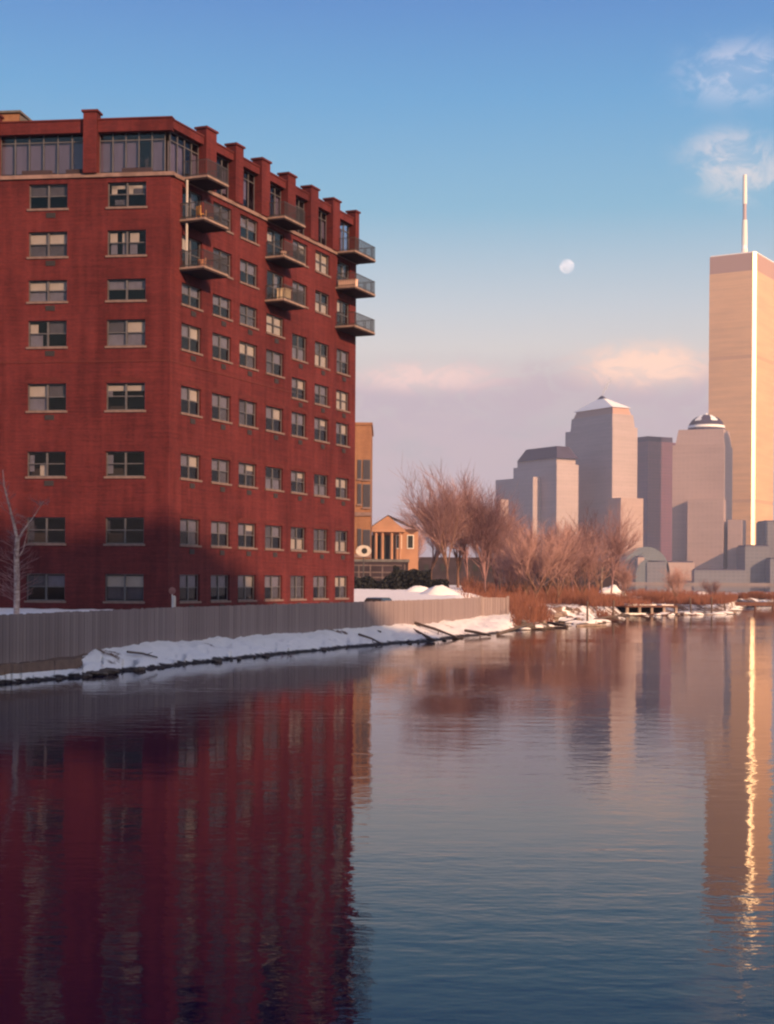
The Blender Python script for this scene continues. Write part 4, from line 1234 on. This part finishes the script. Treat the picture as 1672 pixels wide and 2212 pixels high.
for nm, x0, x1, yt, d, lb in (('dark_shed', 902, 1086, 1207, 300, 'long dark low shed behind the tall bare trees'), ('dark_shed', 1092, 1338, 1216, 335, 'long low grey-brown shed behind the reddish trees')):
    t, a, b = box_bldg(nm, x0, x1, yt, d, 10, lb, 'shed', M['dark_wall'], 'dark_wall', base=1.5)
    for k in range(5):
        x = x0 + (x1 - x0) * (.08 + .19 * k); p, q = P(x, yt + 12, d), P(x + 9, yt + 26, d)
        f = MB(); f.box(p.x, q.x, d - .08, d - .004, q.z, p.z); f.obj('window', M['black'], t)
for k, (x, y) in enumerate(((940, 1201), (958, 1199))):
    pass
# white oval sign with a dark middle, on a pole beside the red building
os_ = thing('oval_sign', P(785, 1215, 182), 'white oval sign with a dark round centre beside the red building', 'sign')
c = P(785.5, 1190, 182)
m = MB(); n = 28; R1, R2 = .95, .70
for y0, sc, z in ((0, 1, 0),):
    ring = [(c.x + R1 * math.cos(2 * math.pi * k / n), c.z + R2 * math.sin(2 * math.pi * k / n)) for k in range(n)]
    m.poly([(x, c.y, z) for x, z in ring]); m.poly([(x, c.y + .15, z) for x, z in reversed(ring)])
    for k in range(n):
        (x0, z0), (x1, z1) = ring[k], ring[(k + 1) % n]; m.quad((x0, c.y + .15, z0), (x1, c.y + .15, z1), (x1, c.y, z1), (x0, c.y, z0))
m.obj('board', M['sign_white'], os_)
m = MB(); m.tube((c.x + .1, c.y - .03, c.z), (c.x + .1, c.y - .003, c.z), .36, .36, 18); m.obj('centre_disc', M['black'], os_)
m = MB(); m.tube((c.x, c.y + .2, LOT_Z - .3), (c.x, c.y + .2, c.z), .08, .08, 8); m.obj('pole', M['metal_dark'], os_)
# pale posts and lamp in front of the shed
for x, yt, lb in ((988, 1195, 'slim pale pole in front of the dark shed, nearest the hedge'), (1014, 1220, 'short pale pole in front of the dark shed, between the tall trees'), (1080, 1212, 'pale pole at the far end of the dark shed'), (1300, 1225, 'pale pole in the brush near the snow-capped heap')):
    p = P(x, yt, 215); m = MB(); m.tube((p.x, 215, 1.2), (p.x, 215, p.z), .13, .09, 8); m.tube((p.x, 215, p.z), (p.x - .5, 215, p.z + .15), .06, .05, 6)
    tag(m.obj('pole', M['rock_pale']), lb, 'pole')

# ------------------------------------------------------------------ the skyline across the river
def corner_foot(xl, xc, xr, d, phi, L=None, Rr=None, inset=0.0):
    """footprint of a block whose nearest corner shows at xc; its port face is turned by phi"""
    k = FPX / d; C0 = Vector(((xc - CX) / k, d, 0)); 
    L = L or (xc - xl) / k / math.cos(phi); Rr = Rr or (xr - xc) / k / math.sin(phi)
    lu = Vector((-math.cos(phi), math.sin(phi), 0)); ru = Vector((math.sin(phi), math.cos(phi), 0))
    return [C0, C0 + ru * Rr, C0 + ru * Rr + lu * L, C0 + lu * L], lu, ru, L, Rr


def zt(y, d, x=1400): return EYE + ray(x, y)[1] * d


def tier(parent, name, pts, z0, z1, m, top=None):
    mb = MB(); mb.prism([(p.x, p.y) for p in pts], z0, z1, True, [(p.x, p.y) for p in top] if top else None)
    return mb.obj(name, m, parent)


def inset(pts, f):
    c = sum(pts, Vector()) / len(pts); return [c + (p - c) * f for p in pts]


def sub(pts, lu, ru, l0, l1, r0, r1):
    return [pts[0] + lu * l0 + ru * r0, pts[0] + lu * l0 + ru * r1, pts[0] + lu * l1 + ru * r1, pts[0] + lu * l1 + ru * r0]


BASE = 2.6
# twin tower with the aerial
dT = 1900.0; W = 76.0; phi = R(32)
kT = FPX / dT
C0 = Vector((ray(1624, 900)[0] * dT, dT, 0)); lu = Vector((-math.cos(phi), math.sin(phi), 0)); ru = Vector((math.sin(phi), math.cos(phi), 0))
CH = 5.2
lu_len = (1624 - 1541.5) / kT / math.cos(phi)
TOPZ = zt(545, dT, 1624)
tw = thing('skyscraper', (C0.x, C0.y + 40, BASE), 'tallest tower, square and salmon gold with a white aerial and a gleaming corner', 'skyscraper')
pA = C0; pB = C0 + ru * CH * .7071 * 1.0 + (-lu) * CH * .7071       # chamfer runs between the two faces
f0 = [pA, pB, pB + ru * W, pB + ru * W + lu * (lu_len + CH * .7), pA + lu * lu_len + ru * W * 1.0, pA + lu * lu_len]
f0 = [pA, pB, pB + ru * W, pA + lu * lu_len + ru * W, pA + lu * lu_len]
zs = [BASE, BASE + 20, zt(1085, dT, 1600), zt(1078, dT, 1600), zt(773, dT, 1600), zt(765, dT, 1600), zt(583, dT, 1580), TOPZ]
names = ['base', 'facade', 'louvre_band', 'facade', 'louvre_band', 'facade', 'louvre_band']
c_in = sum(f0, Vector()) / 5
for (za, zb, nm) in zip(zs, zs[1:], names):
    pts = f0 if nm != 'louvre_band' else [c_in + (p - c_in) * .995 for p in f0]
    mb = MB(); run = 0; n = len(pts)
    for i in range(n):
        if i == 0: continue                                # the chamfer is a part of its own
        a, b = pts[i], pts[(i + 1) % n]; Lg = (b - a).length
        mb.quad((a.x, a.y, za), (b.x, b.y, za), (b.x, b.y, zb), (a.x, a.y, zb), uv=[(run, za), (run + Lg, za), (run + Lg, zb), (run, zb)]); run += Lg
    mb.poly([(p.x, p.y, zb) for p in pts])
    mb.obj(nm, M['tower_metal'] if nm != 'louvre_band' else M['tower_band'] if zb == TOPZ else M['band_mid'], tw)
nC = Vector((pB.y - pA.y, -(pB.x - pA.x), 0)).normalized()
mb = MB(); a, b = pA + nC * .25, pB + nC * .25
mb.quad((a.x, a.y, BASE), (b.x, b.y, BASE), (b.x, b.y, TOPZ + .5), (a.x, a.y, TOPZ + .5)); mb.obj('chamfered_corner', M['chamfer'], tw)
rc = c_in; mb = MB(); mb.prism([((rc + (p - rc) * .97).x, (rc + (p - rc) * .97).y) for p in f0], TOPZ, TOPZ + 1.5); mb.obj('roof', M['snow_roof'], tw)
ap = P(1608, 540, dT + 45); at_ = P(1609.5, 378, dT + 45)
for z0, z1, r0, r1, mt in ((TOPZ + 1.5, TOPZ + 14, 5.0, 4.2, 'white_paint'), (TOPZ + 14, TOPZ + 19, 3.6, 3.4, 'snow_roof'), (TOPZ + 19, TOPZ + 52, 3.9, 3.3, 'white_paint'), (TOPZ + 52, TOPZ + 73, 2.6, 2.4, 'aerial_mauve'), (TOPZ + 73, at_.z, 3.0, 2.5, 'white_paint')):
    mb = MB(); mb.tube((ap.x, ap.y, z0), (ap.x, ap.y, z1), r0, r1, 10); mb.obj('aerial_section', M[mt], tw)

# pyramid-topped tower
d3 = 1700.0; k3 = FPX / d3; ph = R(59)
t3 = thing('office_tower', ((1320 - CX) / k3, d3 + 30, BASE), 'granite tower with a snow-white pyramid roof, the tallest but one', 'office tower')
xs = -3   # lean of the frame at this height
pts, lu, ru, L, Rr = corner_foot(1236, 1321, 1381, d3, ph)
tier(t3, 'shaft', pts, BASE, zt(921, d3), M['granite'])
up = sub(pts, lu, ru, 2.2, L - 8, 1.5, Rr - 2)
up2 = sub(pts, lu, ru, 2.2, L - 10, 1.5, Rr - 5)
tier(t3, 'upper_shaft', up, zt(921, d3), zt(893, d3), M['granite'], up2)
up3 = sub(pts, lu, ru, 3.0, L - 12, 2.5, Rr - 7)
tier(t3, 'cornice_band', up3, zt(893, d3), zt(878, d3), M['tower_band'], sub(pts, lu, ru, 5.5, L - 16, 4.5, Rr - 9))
py = sub(pts, lu, ru, 3.4, L - 11, 2.6, Rr - 6)
apex = sum(py, Vector()) / 4
tier(t3, 'pyramid_roof', py, zt(878, d3), zt(853, d3), M['snow_roof'], [apex + (p - apex) * .16 for p in py])
tier(t3, 'pyramid_cap', [apex + (p - apex) * .17 for p in py], zt(853, d3), zt(846, d3), M['copper'], [apex + (p - apex) * .04 for p in py])
lo, lu2, ru2, L2, R2_ = corner_foot(1318, 1340, 1394, d3 - 25, ph)
tier(t3, 'podium', lo, BASE, zt(1078, d3), M['granite_lo'])
stm = bpy.data.materials.new('steam'); stm.use_nodes = True; t = NT(stm.node_tree); t.n.remove(t.n['Principled BSDF'])
pv = t.new('ShaderNodeVolumePrincipled'); pv.inputs['Color'].default_value = (.97, .95, .93, 1); pv.inputs['Density'].default_value = .16
t.l.new(pv.outputs[0], t.n['Material Output'].inputs['Volume'])
mb = MB(); z0 = zt(846, d3); pp = [(0, 0, 1.2), (1.5, 4.5, 2.0), (4.2, 9.5, 2.3), (6.5, 15, 1.9), (11, 21, 1.3)]; n = 10
for (dx, dz, r) in pp:
    for k in range(n):
        a_ = 2 * math.pi * k / n; mb.v.append((apex.x + dx + r * math.cos(a_), apex.y + r * math.sin(a_), z0 + dz))
for j in range(len(pp) - 1):
    for k in range(n): mb.f.append((j * n + k, j * n + (k + 1) % n, (j + 1) * n + (k + 1) % n, (j + 1) * n + k)); mb.uv.append([(0, 0)] * 4)
mb.f.append(tuple(reversed(range(n)))); mb.uv.append([(0, 0)] * n); mb.f.append(tuple((len(pp) - 1) * n + k for k in range(n))); mb.uv.append([(0, 0)] * n)
tag(mb.obj('steam_plume', stm), 'thin pale plume of steam above the pyramid roof', 'steam')
# stepped tower with the flat dark roof
d4 = 1690.0
t4 = thing('office_tower', ((1200 - CX) / FPX * d4, d4 + 30, BASE), 'shorter granite tower with a dark truncated roof and stepped shoulders', 'office tower')
pts, lu, ru, L, Rr = corner_foot(1119, 1201, 1252, d4, ph)
tier(t4, 'shaft', pts, BASE, zt(1003, d4), M['granite'])
u1 = sub(pts, lu, ru, 3, L - 5, 2, Rr - 2)
tier(t4, 'upper_band', u1, zt(1003, d4), zt(990, d4), M['granite'])
u2 = sub(pts, lu, ru, -1.5, L - 8, -1.0, Rr - 1)
tier(t4, 'dark_roof', u2, zt(990, d4), zt(963, d4), M['copper'], sub(pts, lu, ru, 8, L - 17, 6, Rr - 8))
sh, *_q = corner_foot(1078, 1150, 1170, d4 + 20, ph); tier(t4, 'shoulder', sh, BASE, zt(1029, d4), M['granite'])
sh, *_q = corner_foot(1068, 1080, 1098, d4 - 40, ph); tier(t4, 'podium_block', sh, BASE, zt(1085, d4), M['granite_lo'])
# domed tower
d2 = 1680.0; ph2 = R(22)
t2 = thing('office_tower', ((1520 - CX) / FPX * d2, d2 + 30, BASE), 'granite tower with a round snow-dusted dome', 'office tower')
pts, lu, ru, L, Rr = corner_foot(1459, 1563, 1593, d2, ph2, Rr=58)
tier(t2, 'shaft', pts, BASE, zt(958, d2), M['granite_lo'])
u1 = sub(pts, lu, ru, 0.5, L - 3, 1, 54); u1t = sub(pts, lu, ru, 2, L - 6, 3, 48)
tier(t2, 'upper_shaft', u1, zt(958, d2), zt(924, d2), M['granite_lo'], u1t)
cx_, cy_ = (sum((p.x for p in u1t)) / 4, sum((p.y for p in u1t)) / 4)
rr = (1567 - 1485) / 2 / (FPX / d2); zc = zt(920, d2)
cx_ = (1526 - CX) / FPX * (cy_) - (1250 - 900) * _s / FPX * cy_
mb = MB(); mb.tube((cx_, cy_, zt(926, d2)), (cx_, cy_, zc), rr * 1.04, rr * 1.0, 24); mb.obj('drum', M['copper'], t2)
def dome(cx, cy, z0, r, h, m, n=24, k=8, f0=0.0, f1=1.0, out=0.0):
    mb = MB()
    for j in range(k + 1):
        ph_ = (f0 + (f1 - f0) * j / k) * math.pi / 2
        for i in range(n):
            th = 2 * math.pi * i / n; mb.v.append((cx + (r + out) * math.cos(ph_) * math.cos(th), cy + (r + out) * math.cos(ph_) * math.sin(th), z0 + (h + out) * math.sin(ph_)))
    for j in range(k):
        for i in range(n): mb.f.append((j * n + i, j * n + (i + 1) % n, (j + 1) * n + (i + 1) % n, (j + 1) * n + i)); mb.uv.append([(i, j)] * 4)
    return mb
hD = zt(888, d2) - zc
dome(cx_, cy_, zc, rr * .97, hD, M['copper']).obj('dome', M['copper'], t2, True)
dome(cx_, cy_, zc, rr * .97, hD, None, 24, 3, .04, .15, .35).obj('snow_ring', M['snow_roof'], t2, True)
for a0 in (-2.35, -1.25):
    mb = MB(); kk = 6
    for j in range(kk + 1):
        pz = (.34 + .42 * j / kk) * math.pi / 2; wv = .24 * (1 - .4 * j / kk) * (1.2 if j % 2 else .8)
        for sgn in (-1, 1): mb.v.append((cx_ + (rr + .1) * math.cos(pz) * math.cos(a0 + sgn * wv), cy_ + (rr + .1) * math.cos(pz) * math.sin(a0 + sgn * wv), zc + (hD + .5) * math.sin(pz)))
    for j in range(kk): mb.f.append((2 * j, 2 * j + 1, 2 * j + 3, 2 * j + 2)); mb.uv.append([(0, 0)] * 4)
    mb.obj('snow_patch', M['snow_roof'], t2)
mb = MB(); mb.tube((cx_, cy_, zc + hD - .3), (cx_, cy_, zc + hD + 2), 1.6, .6, 8); mb.obj('finial', M['snow_roof'], t2)
for (a_, b_, c_, yy, dd, mt, nm) in ((1490, 1562, 1582, 1078, 1668, 'granite_lo', 'podium'), (1574, 1602, 1612, 1122, 1660, 'granite_lo', 'podium_block')):
    sh, *_q = corner_foot(a_, b_, c_, dd, ph2, Rr=30); tier(t2, nm, sh, BASE, zt(yy, dd, 1530), M[mt])
# dark steel slab behind
dL = 2100.0
tl_ = thing('office_tower', ((1420 - CX) / FPX * dL, dL + 30, BASE), 'dark purple steel tower between the pyramid and the dome', 'office tower')
pts, lu, ru, L, Rr = corner_foot(1380, 1397.5, 1460, dL, R(62), Rr=62)
tier(tl_, 'shaft', pts, BASE, zt(953, dL), M['dark_steel'])
tier(tl_, 'roof_block', sub(pts, lu, ru, 0, L, -.5, 44), zt(953, dL), zt(942, dL), M['copper'])
# more blocks: low buildings along the far bank
glr = thing('glass_vault', P(1395, 1245, 1640), 'greenish glass barrel vault low between the towers', 'building')
c = P(1396, 1250, 1640); rv = 62 / (FPX / 1640)
for sc, dy, nm in ((1.0, 0, 'vault'), (.80, -14, 'vault'), (.62, -26, 'vault')):
    mb = MB(); n = 20; hgt = (zt(1181, 1640) - BASE) * (1 - (1 - sc) * .9); r = rv * sc * .82
    prof = [(r * math.cos(math.pi * i / n), hgt * (.25 + .75 * math.sin(math.pi * i / n)) if 0 < i < n else hgt * .25) for i in range(n + 1)]
    for (xa, za), (xb, zb) in zip(prof, prof[1:]):
        mb.quad((c.x + xa, 1640 + dy, BASE + za), (c.x + xb, 1640 + dy, BASE + zb), (c.x + xb, 1680 + dy, BASE + zb), (c.x + xa, 1680 + dy, BASE + za), uv=[(xa, 0), (xb, 0), (xb, 40), (xa, 40)])
    front = [(c.x + x, 1640 + dy, BASE + z) for x, z in prof]; front = front + [(c.x - r, 1640 + dy, BASE), (c.x + r, 1640 + dy, BASE)]
    mb.poly(front[::-1], uv=[(p[0], p[2]) for p in front[::-1]]); mb.obj(nm, M['green_glass'], glr)
def far_block(x0, x1, yt, d, m, label, name='low_building', cat='building', depth=40, cap=True):
    a, b = P(x0, yt, d), P(x1, yt, d)
    t = thing(name, ((a.x + b.x) / 2, d, BASE), label, cat, 'low buildings along the far bank')
    mb = MB(); mb.prism([(a.x, d), (b.x, d), (b.x, d + depth), (a.x, d + depth)], BASE, (a.z + b.z) / 2); mb.obj('wall', M[m], t)
    mb = MB(); mb.box(a.x + 1, b.x - 1, d + 2, d + depth - 2, (a.z + b.z) / 2 + .01, (a.z + b.z) / 2 + 1.5); mb.obj('roof', M['copper'], t)
far_block(1378, 1392, 1204, 1615, 'granite_lo', 'slim pale gatehouse before the glass vault')
far_block(1398, 1440, 1214, 1612, 'slate', 'squat grey pavilion before the glass vault')
far_block(1610, 1664, 1180, 1620, 'slate', 'slate blue block at the foot of the tallest tower')
far_block(1652, 1760, 1127, 1700, 'slate', 'grey block rising behind the slate blue one')
far_block(1664, 1800, 1208, 1600, 'slate', 'dark blue low block on the bank past the slate blue one')
far_block(1500, 1610, 1232, 1600, 'slate', 'long low dark quayside building below the domed tower', depth=15)
far_block(1100, 1330, 1225, 1640, 'granite_lo', 'long low pale quayside building behind the trees', depth=25)
far_block(1440, 1500, 1215, 1640, 'granite_lo', 'low pale building between vault and domed tower', depth=25)
far_block(1584, 1603, 1150, 1690, 'granite_lo', 'small pale block beside the domed tower')
# southern neighbour just outside the picture: throws its shade on the domed tower's side face
pts = [Vector((470, 1580, 0)), Vector((520, 1580, 0)), Vector((520, 1600, 0)), Vector((470, 1600, 0))]
t1 = thing('office_tower', (495, 1590, BASE), 'granite tower standing off past the slate blue block', 'office tower')
tier(t1, 'shaft', pts, BASE, 222, M['granite']); tier(t1, 'roof', inset(pts, .8), 222, 232, M['copper'], inset(pts, .4))

# block of flats on the near quay behind the viewpoint; its shade lies over the fence and the lower storeys
TG_ = [Vector(TL(24, 0, 8.6)), Vector(TL(11, 0, 8.0)), Vector(TL(7.2, 0, 7.2)), Vector(TL(4, 0, 7.9)), Vector(TL(0.3, 0, 8.7)), Vector(TR(r_u(455), 0, 6.9)), Vector(TR(r_u(545), 0, 4.6)), by_x(FL, 800) + Vector((0, 0, 2.9)), by_x(FL, 905) + Vector((0, 0, 2.0)), by_x(SH, 985) + Vector((0, 0, .2))]
YO = -34.0
sil = []
for p in TG_:
    t = (YO - p.y) / S.y; q = p + S * t; sil.append((q.x, q.z))
sil.sort(key=lambda q: q[0])
sil.insert(0, (sil[0][0] - 45, sil[0][1]))
Sh = Vector((S.x, S.y, 0)).normalized() * 16
low = 1.6
ob = thing('apartment_block', ((sil[0][0] + sil[-1][0]) / 2, YO - 8, low), 'tall plain block of flats on the near quay, its shade on the fence', 'building')
front = [(x, YO, z) for x, z in sil]
mb = MB(); poly = front + [(sil[-1][0], YO, low), (sil[0][0], YO, low)]
rear = [(x + Sh.x, y + Sh.y, z) for x, y, z in poly]
mb.poly(poly); mb.poly(rear[::-1])
for i in range(len(poly)):
    j = (i + 1) % len(poly); mb.quad(poly[j], poly[i], rear[i], rear[j])
mb.obj('wall', M['plaster'], ob)

# moon
mc = P(1224.5, 575, 30000.0)
mo = bpy.data.materials.new('moon_surface'); mo.use_nodes = True; t = NT(mo.node_tree); t.n.remove(t.n['Principled BSDF'])
df = t.new('ShaderNodeBsdfDiffuse'); vec = t.new('ShaderNodeTexCoord').outputs['Object']
t.l.new(t.mix(t.sstep(t.noise(vec, .008, 4), .4, .6), (.10, .085, .085, 1), (.19, .17, .18, 1)), df.inputs['Color'])
tr = t.new('ShaderNodeBsdfTransparent'); ad = t.new('ShaderNodeAddShader')      # the lit sky lies in front of the moon
t.l.new(df.outputs[0], ad.inputs[0]); t.l.new(tr.outputs[0], ad.inputs[1]); t.l.new(ad.outputs[0], t.n['Material Output'].inputs['Surface'])
mb = MB(); n, k = 32, 16; rm = 15.5 / FPX * 30000
for j in range(k + 1):
    for i in range(n):
        a, b = math.pi * j / k, 2 * math.pi * i / n; mb.v.append((rm * math.sin(a) * math.cos(b), rm * math.sin(a) * math.sin(b), rm * math.cos(a)))
for j in range(k):
    for i in range(n): mb.f.append((j * n + i, (j + 1) * n + i, (j + 1) * n + (i + 1) % n, j * n + (i + 1) % n)); mb.uv.append([(0, 0)] * 4)
tag(link('moon', mb.mesh('moon', mo, True), None, Matrix.Translation(mc)), 'pale nearly full moon in the blue sky', 'moon')

# air
hz = bpy.data.materials.new('winter_air'); hz.use_nodes = True; t = NT(hz.node_tree); t.n.remove(t.n['Principled BSDF'])
pv = t.new('ShaderNodeVolumePrincipled'); pv.inputs['Color'].default_value = (.70, .76, 1.0, 1); pv.inputs['Density'].default_value = .00014
t.l.new(pv.outputs[0], t.n['Material Output'].inputs['Volume'])
mb = MB(); mb.box(-3100, 3600, -600, 4400, -2, 560); tag(mb.obj('haze', hz), 'thin winter haze', 'haze', kind='stuff')
